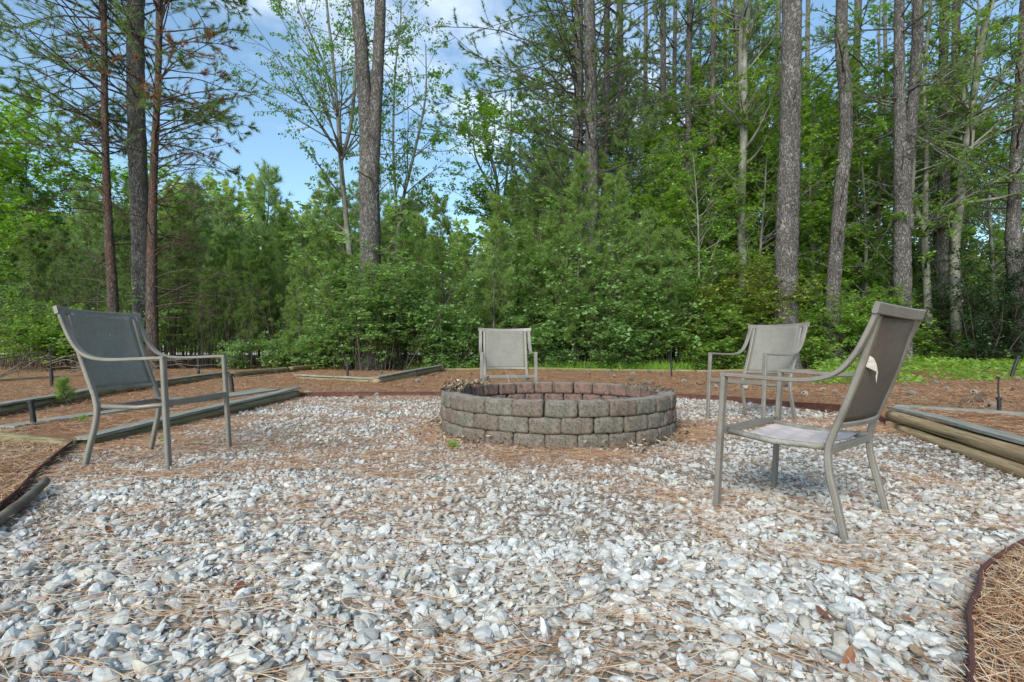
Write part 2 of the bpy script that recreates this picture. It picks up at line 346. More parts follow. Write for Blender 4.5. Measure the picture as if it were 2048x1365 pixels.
sx = m.n('ShaderNodeSeparateXYZ'); gq = m.n('ShaderNodeNewGeometry'); m.l(gq.outputs['Normal'], sx.inputs[0])
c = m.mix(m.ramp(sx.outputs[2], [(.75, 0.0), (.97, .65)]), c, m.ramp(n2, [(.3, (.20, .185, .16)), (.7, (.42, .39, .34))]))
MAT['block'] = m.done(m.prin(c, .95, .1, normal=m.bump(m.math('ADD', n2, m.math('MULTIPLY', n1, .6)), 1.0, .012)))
m = M('ash'); n = m.noise(12, m.co(), 5, .7); MAT['ash'] = m.done(m.prin(m.ramp(n, [(.3, (.03, .027, .025)), (.7, (.16, .14, .12))]), .95, .1, normal=m.bump(n, 1, .03)))
# timbers (object space: grain along X)
def wood(name, stops, green, sc_=1.0):
    m = M(name); g = m.noise(9 * sc_, m.co((.35, 6, 6)), 6, .7, .6); b = m.noise(2.5, m.co((.6, 1, 1)), 4); cr = m.noise(4 * sc_, m.co((.22, 9, 9)), 3, .5, .4)
    c = m.ramp(g, stops); c = m.mix(m.ramp(b, [(.46, 0.0), (.72, .4)]), c, m.ramp(g, [(.3, green), (.8, tuple(min(1, q * 2.2) for q in green))]))
    c = m.mix(m.ramp(cr, [(.30, .9), (.37, 0.0)]), c, (.03, .024, .018))
    return m.done(m.prin(c, .88, .15, normal=m.bump(m.math('ADD', g, m.math('MULTIPLY', cr, .8)), .6, .012)))
MAT['board'] = wood('grey_weathered_board', [(.3, (.13, .125, .10)), (.55, (.27, .265, .225)), (.75, (.42, .41, .35))], (.13, .14, .075), 1.5)
MAT['log'] = wood('weathered_round_timber', [(.3, (.18, .12, .065)), (.55, (.36, .26, .15)), (.78, (.52, .40, .25))], (.15, .15, .075))
MAT['log_mossy'] = wood('mossy_round_timber', [(.3, (.10, .074, .042)), (.55, (.24, .185, .11)), (.78, (.40, .335, .22))], (.10, .12, .05))
m = M('rusty_steel'); n = m.noise(9, m.co(), 5, .7); n2 = m.noise(50, m.co(), 3)
MAT['rust'] = m.done(m.prin(m.ramp(n, [(.3, (.075, .030, .024)), (.6, (.125, .055, .042)), (.8, (.20, .10, .07))]), .7, .3, .2, normal=m.bump(n2, .3, .003)))
m = M('black_plastic'); MAT['plastic'] = m.done(m.prin(m.ramp(m.noise(20, m.co(), 3), [(.3, (.012, .012, .013)), (.8, (.04, .04, .042))]), .45, .4))
m = M('pine_cone_scale'); t = m.attr(); MAT['cone'] = m.done(m.prin(m.mix(m.rnd(), m.ramp(t, [(0, (.07, .045, .03)), (1, (.28, .19, .12))]), m.ramp(t, [(0, (.09, .085, .075)), (1, (.42, .40, .36))])), .85, .2))
m = M('fallen_leaf_brown'); MAT['dead_leaf'] = m.done(m.prin(m.ramp(m.math('ADD', m.math('MULTIPLY', m.rnd(), .6), m.math('MULTIPLY', m.attr(), .4)), [(0, (.09, .035, .022)), (.4, (.20, .075, .038)), (.7, (.28, .14, .065)), (1, (.36, .26, .14))]), .6, .3))
m = M('dry_litter'); MAT['litter'] = m.done(m.prin(m.ramp(m.attr(), [(0, (.05, .035, .025)), (.4, (.16, .11, .07)), (.8, (.34, .26, .17)), (1, (.46, .39, .28))]), .8, .2))
m = M('road_dust'); n = m.noise(2, m.co(kind='World'), 5); MAT['road'] = m.done(m.prin(m.ramp(n, [(.3, (.46, .42, .36)), (.7, (.62, .58, .51))]), .9, .1))
m = M('roof_shingle'); n = m.noise(8, m.co((.5, 3, 3)), 4); MAT['roof'] = m.done(m.prin(m.ramp(n, [(.3, (.12, .13, .15)), (.7, (.22, .24, .27))]), .9, .2))
m = M('house_siding'); MAT['siding'] = m.done(m.prin(m.ramp(m.noise(3, m.co(), 3), [(.3, (.33, .36, .40)), (.7, (.42, .45, .50))]), .7, .3))
m = M('house_brick'); b = m.n('ShaderNodeTexBrick'); b.inputs['Scale'].default_value = 5; b.inputs['Color1'].default_value = (.33, .17, .13, 1); b.inputs['Color2'].default_value = (.26, .12, .09, 1); b.inputs['Mortar'].default_value = (.4, .36, .32, 1)
mp = m.n('ShaderNodeMapping'); mp.inputs['Rotation'].default_value = (math.radians(90), 0, 0); tc = m.n('ShaderNodeTexCoord'); m.l(tc.outputs['Object'], mp.inputs[0]); m.l(mp.outputs[0], b.inputs['Vector']); MAT['brick'] = m.done(m.prin(b.outputs[0], .9, .1))
m = M('white_trim'); MAT['trim'] = m.done(m.prin((.7, .7, .68), .5, .3))
m = M('window_glass'); MAT['glass'] = m.done(m.prin((.03, .035, .04), .08, .6))
# ================================================================== GROUND
GRAVEL = np.array([(-1.15, .15), (-1.50, 1.20), (-1.75, 1.60), (-2.05, 2.05), (-2.46, 2.65), (-2.98, 3.45), (-2.96, 5.0), (-2.96, 7.05), (-2.0, 7.18), (-1.08, 7.25), (.6, 7.35), (1.6, 7.22), (2.24, 7.0), (2.8, 6.5), (3.13, 6.0), (3.28, 5.2), (3.32, 4.45), (3.05, 3.6), (2.80, 2.85), (2.55, 2.2), (2.2, 1.98), (1.86, 1.83), (1.62, 1.70), (1.33, 1.47), (1.08, 1.22), (.90, 1.02), (.75, .15)])
def inpoly(x, y, poly):
    x = np.asarray(x); y = np.asarray(y); r = np.zeros(x.shape, bool); n = len(poly)
    for i in range(n):
        x1, y1 = poly[i]; x2, y2 = poly[(i + 1) % n]
        if y1 == y2: continue
        c = ((y1 > y) != (y2 > y)) & (x < (x2 - x1) * (y - y1) / (y2 - y1) + x1); r ^= c
    return r
def sheet(g, xs, ys, hf, mask=None):
    X, Y = np.meshgrid(xs, ys); Z = hf(X, Y); n, k = X.shape; idx = np.arange(n * k).reshape(n, k)
    Q = np.stack([idx[:-1, :-1], idx[:-1, 1:], idx[1:, 1:], idx[1:, :-1]], -1).reshape(-1, 4)
    if mask is not None:
        cx = (X[:-1, :-1] + X[1:, 1:]) / 2; cyy = (Y[:-1, :-1] + Y[1:, 1:]) / 2; Q = Q[mask(cx, cyy).ravel()]
    g.add(np.stack([X, Y, Z], -1).reshape(-1, 3), Q)
t = np.linspace(-1, 1, 131); xs = np.sign(t) * (np.abs(t) * 14 + 300 * np.abs(t) ** 7)
t = np.linspace(0, 1, 160); ys = -2 + t * 30 + 470 * t ** 7
g = G(); sheet(g, xs, ys, lambda x, y: ground_h(x, y) - .012 * inpoly(x, y, GRAVEL)); sheet(g, xs, -2 - np.array([300, 40, 8, 0.0]), lambda x, y: ground_h(x, y))
g.build('ground', MAT['ground'], smooth=True, kind='structure')
g = G(); xs = np.arange(-3.0, 3.4, .08); ys = np.arange(.1, 7.45, .08)
sheet(g, xs, ys, lambda x, y: ground_h(x, y) + .004, lambda x, y: inpoly(x, y, GRAVEL))
g.build('gravel_ground', MAT['gravel_base'], smooth=True, kind='structure')
g = G(); sheet(g, np.linspace(-75, -1, 40), np.linspace(40, 58, 8), lambda x, y: .10 + 0 * x); g.build('road', MAT['road'], kind='structure')

PIT = np.array([.385, 4.44]); PR = .985; PI_ = .845
# ---------------------------------------------------------------- stones
def ico(sub):
    import bmesh
    bm = bmesh.new(); bmesh.ops.create_icosphere(bm, subdivisions=sub, radius=1)
    V = np.array([v.co[:] for v in bm.verts]); T = np.array([[v.index for v in f.verts] for f in bm.faces]); bm.free(); return V, T
def rock(rs, V, k):
    n = nrm(rs.normal(0, 1, (k, 3))); d = rs.uniform(.55, 1.0, k); dots = V @ n.T
    r = np.min(np.where(dots > .05, d / np.maximum(dots, .05), 9), 1); r = np.minimum(r, 1.25)
    return V * r[:, None] * np.array([1.1, rs.uniform(.55, .9), rs.uniform(.35, .62)])
def rotm(rs, n, tilt):
    a = rs.uniform(0, 2 * math.pi, n); b = rs.normal(0, tilt, n); c = rs.normal(0, tilt, n)
    ca, sa, cb, sb, cc, sc_ = np.cos(a), np.sin(a), np.cos(b), np.sin(b), np.cos(c), np.sin(c); z = 0 * a; o = z + 1
    Rz = np.stack([ca, -sa, z, sa, ca, z, z, z, o], -1).reshape(-1, 3, 3); Rx = np.stack([o, z, z, z, cb, -sb, z, sb, cb], -1).reshape(-1, 3, 3); Ry = np.stack([cc, z, sc_, z, o, z, -sc_, z, cc], -1).reshape(-1, 3, 3)
    return Rz @ Rx @ Ry
def straw_cover(x, y):
    """0..1: how much pine straw lies on the gravel"""
    d = np.hypot(x - PIT[0], y - PIT[1])
    c = .02 + .12 * ss(y, 1.9, 3.2) * ss(fnoise(x * .55, y, 1.1), .4, .6) + .34 * ss(fnoise(x * .5, y * 1.3, 2.1, 4), .47, .66) + .18 * (vnoise(x * .7, y * 1.4, 7.) > .62)
    c = c + .34 * ss(x - .25 * y, 1.0, 2.4) * ss(y, 1.6, 2.4) + .35 * np.exp(-((d - 1.1) / .18) ** 2) + .35 * ss(-x - .15 * y, 1.4, 2.4)
    return np.clip(c, 0, 1)
V1, T1 = ico(1); V2, T2 = ico(2)
def scatter_stones(g, rs, n, box, smin, smax, protos, T, power=1.6, zoff=.25, tilt=.5, thin=.8):
    x = rs.uniform(box[0], box[1], n); y = rs.uniform(box[2], box[3], n)
    d = np.hypot(x - PIT[0], y - PIT[1])
    k = inpoly(x, y, GRAVEL) & (np.abs(x) < y * 1.08 + .35) & (d > PR + .0) & (rs.rand(n) > straw_cover(x, y) * thin)
    x, y = x[k], y[k]; n = len(x); s = smin + (smax - smin) * rs.rand(n) ** power
    tint = np.clip(rs.beta(2.6, 1.9, n) + .05, 0, 1)
    pi = rs.randint(0, len(protos), n); R = rotm(rs, n, tilt); z = ground_h(x, y) + s * zoff + rs.uniform(0, .006, n)
    for p in range(len(protos)):
        q = np.where(pi == p)[0]
        if not len(q): continue
        V = np.einsum('nij,kj->nki', R[q], protos[p]) * s[q, None, None] + np.stack([x[q], y[q], z[q]], -1)[:, None]
        nv = len(protos[p]); TT = (T[None] + (np.arange(len(q)) * nv)[:, None, None]).reshape(-1, 3)
        g.add(V.reshape(-1, 3), None, TT, tint=np.repeat(tint[q], nv))
rs = rsd(5)
g = G(); pr2 = [rock(rs, V2, 9) for _ in range(12)]; pr1 = [rock(rs, V1, 8) for _ in range(14)]
scatter_stones(g, rs, 3000, (-2.2, 2.2, .8, 1.75), .012, .028, pr2, T2, 1.5); scatter_stones(g, rs, 3800, (-2.2, 2.2, .8, 1.8), .009, .019, pr1, T1, 1.2, .3)
scatter_stones(g, rs, 1900, (-3, 3, 1.75, 2.6), .013, .028, pr2, T2, 1.5); scatter_stones(g, rs, 4600, (-3, 3, 1.75, 2.7), .010, .021, pr1, T1, 1.2, .3)
scatter_stones(g, rs, 10500, (-2.2, 2.2, .8, 2.0), .005, .013, pr1, T1, 1.2, .4)
scatter_stones(g, rs, 10000, (-3, 3.2, 2.0, 3.6), .006, .015, pr1, T1, 1.2, .4, thin=.85)
scatter_stones(g, rs, 9500, (-3, 3.3, 2.6, 4.6), .010, .024, pr1, T1, 1.8, thin=.85)
scatter_stones(g, rs, 9500, (-3, 3.3, 4.6, 7.3), .013, .028, pr1, T1, 1.8, thin=.8)
g.build('white_gravel', MAT['stone'], label='white and pale grey crushed stone spread around the fire pit', cat='gravel', kind='stuff')
# ---------------------------------------------------------------- pine straw
def needles_ground(g, x, y, z, rs, L, w, ang=None, lift=.01, tint=None):
    n = len(x); a = rs.uniform(0, 2 * math.pi, n) if ang is None else ang; l = L * rs.uniform(.5, 1.1, n); cv = rs.normal(0, .25, n)
    d = np.stack([np.cos(a), np.sin(a), 0 * a], -1); s = np.stack([-np.sin(a), np.cos(a), 0 * a], -1)
    c = np.stack([x, y, z], -1); zt = np.stack([0 * a, 0 * a, rs.uniform(-.3, 1, n) * lift], -1); zt2 = np.stack([0 * a, 0 * a, rs.uniform(-.3, 1, n) * lift], -1)
    p0 = c - d * l[:, None] / 2 + zt; p1 = c + s * (cv * l * .25)[:, None] + np.array([0, 0, .003]); p2 = c + d * l[:, None] / 2 + zt2
    w = np.broadcast_to(w, (n,)); hw = s * w[:, None] / 2 + np.array([0, 0, .0006])
    V = np.stack([p0 - hw * .6, p0 + hw * .6, p1 + hw, p1 - hw, p2 + hw * .5, p2 - hw * .5], 1).reshape(-1, 3)
    i = np.arange(n)[:, None] * 6; Q = np.concatenate([i + np.array([0, 1, 2, 3]), i + np.array([3, 2, 4, 5])])
    g.add(V, Q, tint=np.repeat(rs.beta(2.2, 2, n) if tint is None else tint, 6))
rs = rsd(6); g = G()
def straw_pts(n, box, inside):
    x = rs.uniform(box[0], box[1], n); y = rs.uniform(box[2], box[3], n); k = (np.abs(x) < y * 1.08 + .4)
    ip = inpoly(x, y, GRAVEL); d = np.hypot(x - PIT[0], y - PIT[1])
    k &= (ip & (d > PR) & (rs.rand(n) < .10 + .95 * straw_cover(x, y))) if inside else ~ip
    return x[k], y[k]
def banded(x, y): return (fnoise(x, y, 1.3, 2) * 4 - 2) * 1.6 + rs.normal(0, .7, len(x))
for n, box, w in ((23000, (-2.6, 2.6, .8, 2.6), .0012), (42000, (-3.2, 3.4, 2.6, 4.8), .0024), (20000, (-3.2, 3.4, 4.8, 7.4), .005)):
    x, y = straw_pts(n, box, True); needles_ground(g, x, y, ground_h(x, y) + rs.uniform(.008, .030, len(x)), rs, .15, w, banded(x, y), .014, np.clip(rs.beta(2.2, 2, len(x)) + .22 * (1 - ss(y, 1.2, 3.2)), 0, 1))
g.build('straw_on_gravel', MAT['straw'], label='thin orange brown pine needles scattered over the white gravel', cat='pine straw', kind='stuff')
g = G()
for n, box, w, L in ((26000, (-4.5, 4.5, .8, 4.2), .002, .15), (30000, (-8, 8, 4.2, 8), .0045, .17), (26000, (-14, 14, 8, 13), .008, .2), (9000, (-18, 18, 13, 17.5), .013, .22)):
    x, y = straw_pts(n, box, False); needles_ground(g, x, y, ground_h(x, y) + rs.uniform(.0, .022, len(x)), rs, L, w, None, .03)
for n, box in ((16000, (.8, 2.4, .85, 2.0)), (22000, (-4.2, -1.6, 1.6, 4.2))):
    x, y = straw_pts(n, box, False); needles_ground(g, x, y, ground_h(x, y) + rs.uniform(.0, .035, len(x)), rs, .14, .0016 if box[0] > 0 else .0022, None, .035, np.clip(rs.beta(2.4, 1.5, len(x)) + .1, 0, 1))
g.build('pine_straw', MAT['straw'], label='deep orange brown pine straw covering the ground beyond the gravel circle', cat='pine straw', kind='stuff')
# ================================================================== FIRE PIT
pit = empty('fire_pit', (PIT[0], PIT[1], 0), 'round low fire pit of three courses of tumbled concrete blocks on white gravel', 'fire pit')
NB = 27; BH = .112
def block_mesh(seed):
    rs = rsd(seed); nx, ny, nz = 9, 5, 5
    wo, wi, d = 2 * math.pi * PR / NB - .003, 2 * math.pi * PI_ / NB - .012 - rs.uniform(0, .012), PR - PI_
    V = []; Q = []; ids = {}
    def vid(i, j, k):
        if (i, j, k) not in ids:
            u, v, w = i / nx * 2 - 1, j / ny * 2 - 1, k / nz * 2 - 1
            # superellipsoid-like rounding
            e = 15.0; m_ = (abs(u) ** e + abs(v) ** e + abs(w) ** e) ** (1 / e); mx = max(abs(u), abs(v), abs(w)); f = mx / max(m_, 1e-6)
            f = 1 - (1 - f) * .9; u, v, w = u * f, v * f, w * f
            width = (wo * (1 + v) / 2 + wi * (1 - v) / 2) / 2
            ids[(i, j, k)] = len(V); V.append([u * width, PI_ + (v + 1) / 2 * d - .5 * (u * width) ** 2 / PR, w * (BH - .001) / 2 + BH / 2])
        return ids[(i, j, k)]
    for i in range(nx):
        for k in range(nz):
            Q.append((vid(i, 0, k), vid(i + 1, 0, k), vid(i + 1, 0, k + 1), vid(i, 0, k + 1))); Q.append((vid(i, ny, k), vid(i, ny, k + 1), vid(i + 1, ny, k + 1), vid(i + 1, ny, k)))
        for j in range(ny):
            Q.append((vid(i, j, 0), vid(i, j + 1, 0), vid(i + 1, j + 1, 0), vid(i + 1, j, 0))); Q.append((vid(i, j, nz), vid(i + 1, j, nz), vid(i + 1, j + 1, nz), vid(i, j + 1, nz)))
    for j in range(ny):
        for k in range(nz):
            Q.append((vid(0, j, k), vid(0, j, k + 1), vid(0, j + 1, k + 1), vid(0, j + 1, k))); Q.append((vid(nx, j, k), vid(nx, j + 1, k), vid(nx, j + 1, k + 1), vid(nx, j, k + 1)))
    V = np.array(V); V += rs.normal(0, .0022, V.shape); V[:, 1] += .007 * (fnoise(V[:, 0] + seed, V[:, 2] * 2, 22, 2) - .5) * 2
    g = G(); g.add(V, Q); return g.mesh('block', [MAT['block']], True)
bm_ = [block_mesh(300 + i) for i in range(8)]
rs = rsd(9)
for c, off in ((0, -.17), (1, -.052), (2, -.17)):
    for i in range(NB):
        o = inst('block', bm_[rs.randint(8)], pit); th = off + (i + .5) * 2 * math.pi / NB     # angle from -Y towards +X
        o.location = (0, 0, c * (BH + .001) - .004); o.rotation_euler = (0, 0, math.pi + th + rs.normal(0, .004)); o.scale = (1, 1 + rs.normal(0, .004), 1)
g = G(); tt = np.linspace(0, 2 * math.pi, 40, endpoint=False); rr = np.linspace(0, PI_ + .06, 12)
Vp = np.array([[r * math.cos(a), r * math.sin(a), .03 + .07 * float(fnoise(r * math.cos(a) + 5, r * math.sin(a), 3)) - .03 * (1 - r)] for r in rr for a in tt]); idx = np.arange(len(Vp)).reshape(12, 40)
g.add(Vp, np.stack([idx[:-1], idx[1:], np.roll(idx[1:], -1, 1), np.roll(idx[:-1], -1, 1)], -1).reshape(-1, 4)); g.build('ash_bed', MAT['ash'], pit, True)
# litter: curled dead leaves and twigs lodged on the rim
def curled_leaves(g, C, rs, size, tintr=(0, 1), up=.4):
    n = len(C); a = rs.uniform(0, 6.283, n); el = rs.normal(0, up, n); d = np.stack([np.cos(a) * np.cos(el), np.sin(a) * np.cos(el), np.sin(el)], -1)
    s = nrm(np.cross(d, nrm(rs.normal(0, .6, (n, 3)) + [0, 0, 1]))); nn = np.cross(s, d); L = size * rs.uniform(.5, 1.2, n)[:, None]; W = L * rs.uniform(.25, .5, n)[:, None]; cu = L * rs.uniform(.05, .45, n)[:, None]
    V = np.stack([C - d * L / 2 + nn * cu * .6, C + s * W / 2 + nn * cu * .4, C + d * L / 2 + nn * cu, C - s * W / 2 + nn * cu * .5, C], 1).reshape(-1, 3)
    i = np.arange(n)[:, None] * 5; T = np.concatenate([i + np.array(q) for q in ((0, 1, 4), (1, 2, 4), (2, 3, 4), (3, 0, 4))])
    g.add(V, None, T, tint=np.repeat(rs.uniform(*tintr, n), 5))
rs = rsd(12); g = G()
def rim(n, a0, a1, sp, top, hh):
    a = rs.uniform(a0, a1, n); r = rs.uniform(PI_ - .03, PR + .0, n); z = top + rs.exponential(hh, n)
    return np.stack([PIT[0] + r * np.sin(a), PIT[1] - r * np.cos(a), z], -1)
C = rim(420, -2.35, -1.25, 0, 3 * BH, .018); curled_leaves(g, C, rs, .055, (0, 1), .7)
C = rim(190, 1.25, 2.2, 0, 3 * BH, .008); curled_leaves(g, C, rs, .035, (0, .7), .5)
C = rim(90, -3.1, 3.1, 0, 3 * BH + .002, .003); curled_leaves(g, C, rs, .018, (0, .5), .2)
for k in range(14):
    a = rs.uniform(-2.3, -1.5); r = rs.uniform(.84, .98); b = np.array([PIT[0] + r * math.sin(a), PIT[1] - r * math.cos(a), 3 * BH]); d = rs.normal(0, .05, 3) + [0.02, 0, .05]
    tubes(g, np.stack([b, b + d, b + d * 1.8 + rs.normal(0, .02, 3)]), np.array([.0025, .002, .001]), 4, .5)
b = np.array([PIT[0] - .42, PIT[1] + .85, .36]); tubes(g, np.stack([b + [-.04, 0, .12], b, b + [.03, -.05, -.12]]), np.array([.002, .003, .002]), 4, .9)
tubes(g, np.stack([b + [-.04, 0, .12], b + [.06, 0, .05], b + [.12, -.03, -.01]]), np.array([.002, .003, .002]), 4, .8)
g.build('rim_litter', MAT['litter'], label='dry curled leaves and twigs heaped on the rim of the fire pit', cat='dry leaves', kind='stuff')
g = G(); n = 520; a = rs.uniform(-math.pi, math.pi, n); r = PR + rs.exponential(.07, n); k = (np.abs(np.sin(a)) > .2) | (rs.rand(n) < .4)
C = np.stack([PIT[0] + r * np.sin(a), PIT[1] - r * np.cos(a), .02 + rs.exponential(.012, n)], -1)[k]; curled_leaves(g, C, rs, .05, (0, 1), .5)
n = 160; x = rs.uniform(-3, 3, n); y = rs.uniform(1.2, 7, n); kk = np.abs(x) < y; x, y = x[kk], y[kk]; curled_leaves(g, np.stack([x, y, ground_h(x, y) + .03], -1), rs, .032, (.2, 1), .3)
g.build('loose_litter', MAT['litter'], label='dry leaf crumbs gathered on the gravel at the foot of the fire pit', cat='dry leaves', kind='stuff')
# ================================================================== CHAIRS
REAR = [(-.255, 0, 0), (-.225, 0, .137), (-.198, 0, .25), (-.19, 0, .34), (-.205, 0, .414), (-.233, 0, .486), (-.298, 0, .671), (-.360, 0, .885)]
ARM = [(.215, 0, .640), (.05, 0, .633), (-.09, 0, .630), (-.18, 0, .641), (-.245, 0, .673), (-.296, 0, .735), (-.334, 0, .81), (-.372, 0, .905)]
def chair(loc, rz, label, sling, seat=None, torn=False, scrap=False, scale=1.0):
    ch = empty('patio_chair', loc, label, 'chair', 'taupe metal sling chairs round the fire pit', rz, scale)
    me = MAT['metal']
    for s in (-1, 1):
        g = G(); p = np.array([(.262, s * .298, -.005), (.245, s * .297, .3), (.225, s * .295, .645)]); bar(g, p, .036, .022, ch=.2); g.build('leg', me, ch)
        g = G(); p = smoothpts(REAR[:5], 14); p[:, 1] = s * np.linspace(.262, .247, 14); bar(g, p, .032, .024, ch=.2); g.build('leg', me, ch)
        g = G(); p = smoothpts(REAR[4:], 12); p[:, 1] = s * .245; p[0] += (.0, 0, -.01); bar(g, p, .031, .023, ch=.2); g.build('back_post', me, ch)
        g = G(); p = smoothpts(ARM, 34); p[:, 1] = s * (.295 - .004 * ss(np.arange(34), 15, 33)); p[0, 0] += .02; bar(g, p, .038, .018, ch=.2); g.build('armrest', me, ch)
        # round seat tube on each side
        g = G(); y = s * .232; tubes(g, np.array([(.236, y, .372), (.03, y, .352), (-.19, y, .358)]), np.full(3, .0135), 10, cap=True); st = g.build('seat_tube', MAT['piping'] if seat else me, ch, True)
        g = G(); bar(g, [(.236, s * .245, .395), (.236, s * .245, .355)], .03, .006, ch=.2); g.build('bracket', me, st)
        g = G(); tubes(g, np.array([(.243, s * .284, .372), (.243, s * .262, .372)]), np.array([.009, .009]), 8, cap=True); g.build('bolt', me, st)
    yy = np.linspace(-.318, .318, 15); cv = -.028 * (1 - (yy / .318) ** 2)
    g = G(); p = np.stack([-.374 + cv + .002, yy, .912 - .012 * (1 - (yy / .318) ** 2)], -1); bar(g, p, .045, .02, lat=(-.28, 0, .96), ch=.2); g.build('top_rail', me, ch)
    yy = np.linspace(-.232, .232, 11); cv = -.030 * (1 - (yy / .232) ** 2)
    g = G(); bar(g, np.stack([-.222 + cv, yy, .452 + 0 * yy], -1), .022, .018, lat=(-.28, 0, .96), ch=.2); g.build('back_rail', me, ch)
    g = G(); bar(g, [(.241, -.28, .382), (.241, 0, .382), (.241, .28, .382)], .034, .016, lat=(0, 0, 1), ch=.2); g.build('front_rail', me, ch)
    g = G(); bar(g, [(-.192, -.236, .345), (-.192, 0, .345), (-.192, .236, .345)], .03, .016, lat=(0, 0, 1), ch=.2); g.build('rear_rail', me, ch)
    # woven back: curved cloth between the posts, 3 mm thick
    nu, nv = 15, 17; U = np.linspace(-1, 1, nu); prof = smoothpts(REAR[4:], nv)
    lo = np.array([-.222, .462]); V = []
    for k in range(nv):
        f = k / (nv - 1)
        for u in U:
            cvv = (1 - u * u) * (.028 + .012 * math.sin(f * math.pi))
            z = .462 + f * (.900 - .462); x = np.interp(z, [q[2] for q in REAR[4:]], [q[0] for q in REAR[4:]])
            V.append((x - cvv * .96, u * .232, z))
    V = np.array(V); g = G(); idx = np.arange(nu * nv).reshape(nv, nu); Q = np.stack([idx[:-1, :-1], idx[:-1, 1:], idx[1:, 1:], idx[1:, :-1]], -1).reshape(-1, 4)
    n = nu * nv; V2_ = V + np.array([-.003, 0, -.001]); Q2 = Q[:, ::-1] + n
    ed = list(idx[0]) + list(idx[1:, -1]) + list(idx[-1, ::-1][1:]) + list(idx[::-1, 0][1:]); E = [(ed[i + 1], ed[i], ed[i] + n, ed[i + 1] + n) for i in range(len(ed) - 1)]
    g.add(np.concatenate([V, V2_]), np.concatenate([Q, Q2, np.array(E)])); sl = g.build('back_sling', MAT[sling], ch, True)
    g = G()
    for (y, z, l) in ((.13, .80, .022), (.05, .775, .014)):
        x = np.interp(z, [q[2] for q in REAR[4:]], [q[0] for q in REAR[4:]]) - .030
        g.add([(x, y, z), (x + .001, y + .003, z + .001), (x - .004, y - .002, z + l), (x - .003, y - .004, z + l * .4)], [(0, 1, 2, 3)])
    if not torn: g.build('frayed_thread', MAT['torn'], sl)
    if seat:
        nu, nv = 13, 25; V = []
        for k in range(nv):
            x = .222 - k / (nv - 1) * .375
            for i in range(nu):
                u = i / (nu - 1) * 2 - 1; wr = .0045 * math.sin(k * 1.15 + 1.6 * math.sin(i * .5)) * (1 - abs(u) ** 3)
                V.append((x, u * .234, .3665 - .012 * (1 - u * u) + wr - .012 * math.sin(k / (nv - 1) * math.pi) + .0))
        V = np.array(V); g = G(); idx = np.arange(nu * nv).reshape(nv, nu); Q = np.stack([idx[:-1, :-1], idx[1:, :-1], idx[1:, 1:], idx[:-1, 1:]], -1).reshape(-1, 4)
        g.add(np.concatenate([V, V - [0, 0, .003]]), np.concatenate([Q, Q[:, ::-1] + nu * nv])); g.build('seat_sling', MAT['seat'], ch, True)
    if torn:
        g = G(); A = [(-.275, .232, .70), (-.285, .232, .655), (-.30, .232, .612)]; B = [(-.312, .205, .70), (-.316, .195, .66), (-.305, .20, .628)]; C_ = [(-.322, .175, .66), (-.312, .165, .628), (-.305, .15, .60)]
        V = [(-.320, .229, .738), (-.338, .219, .722), (-.314, .229, .708), (-.343, .205, .698), (-.312, .227, .690), (-.343, .190, .668), (-.318, .219, .684), (-.334, .176, .622), (-.336, .190, .655)]
        g.add(V, None, [(0, 1, 2), (1, 3, 2), (2, 3, 4), (3, 5, 4), (3, 7, 5), (5, 7, 8)]); g.build('torn_flap', MAT['torn'], ch)
    if scrap:
        g = G(); g.add([(.236, .13, .366), (.236, .07, .364), (.225, .08, .335), (.23, .11, .328), (.235, .128, .34)], [(0, 1, 2, 3)], [(0, 3, 4)]); g.build('cloth_scrap', MAT['torn'], ch)
    return ch
def heading(fx, fy): return math.atan2(fy, fx)
chair((-2.19, 3.19, 0), heading(1, -.02), 'taupe metal armchair at the left beside the log-edged bed, dark woven back, no seat cloth', 'sling')
chair((-.055, 5.80, 0), heading(.09, -1), 'taupe metal armchair directly behind the fire pit, facing the camera', 'sling')
chair((2.28, 4.86, 0), heading(-.88, -.475), 'taupe metal armchair behind the nearer right-hand chair, in front of the thickest pine trunk', 'sling', scrap=True)
chair((1.288, 2.265, -.03), heading(-.635, .775), 'taupe metal armchair nearest the camera, seen from behind, pale seat cloth and torn brown back', 'sling_brown', seat=True, torn=True, scale=.955)
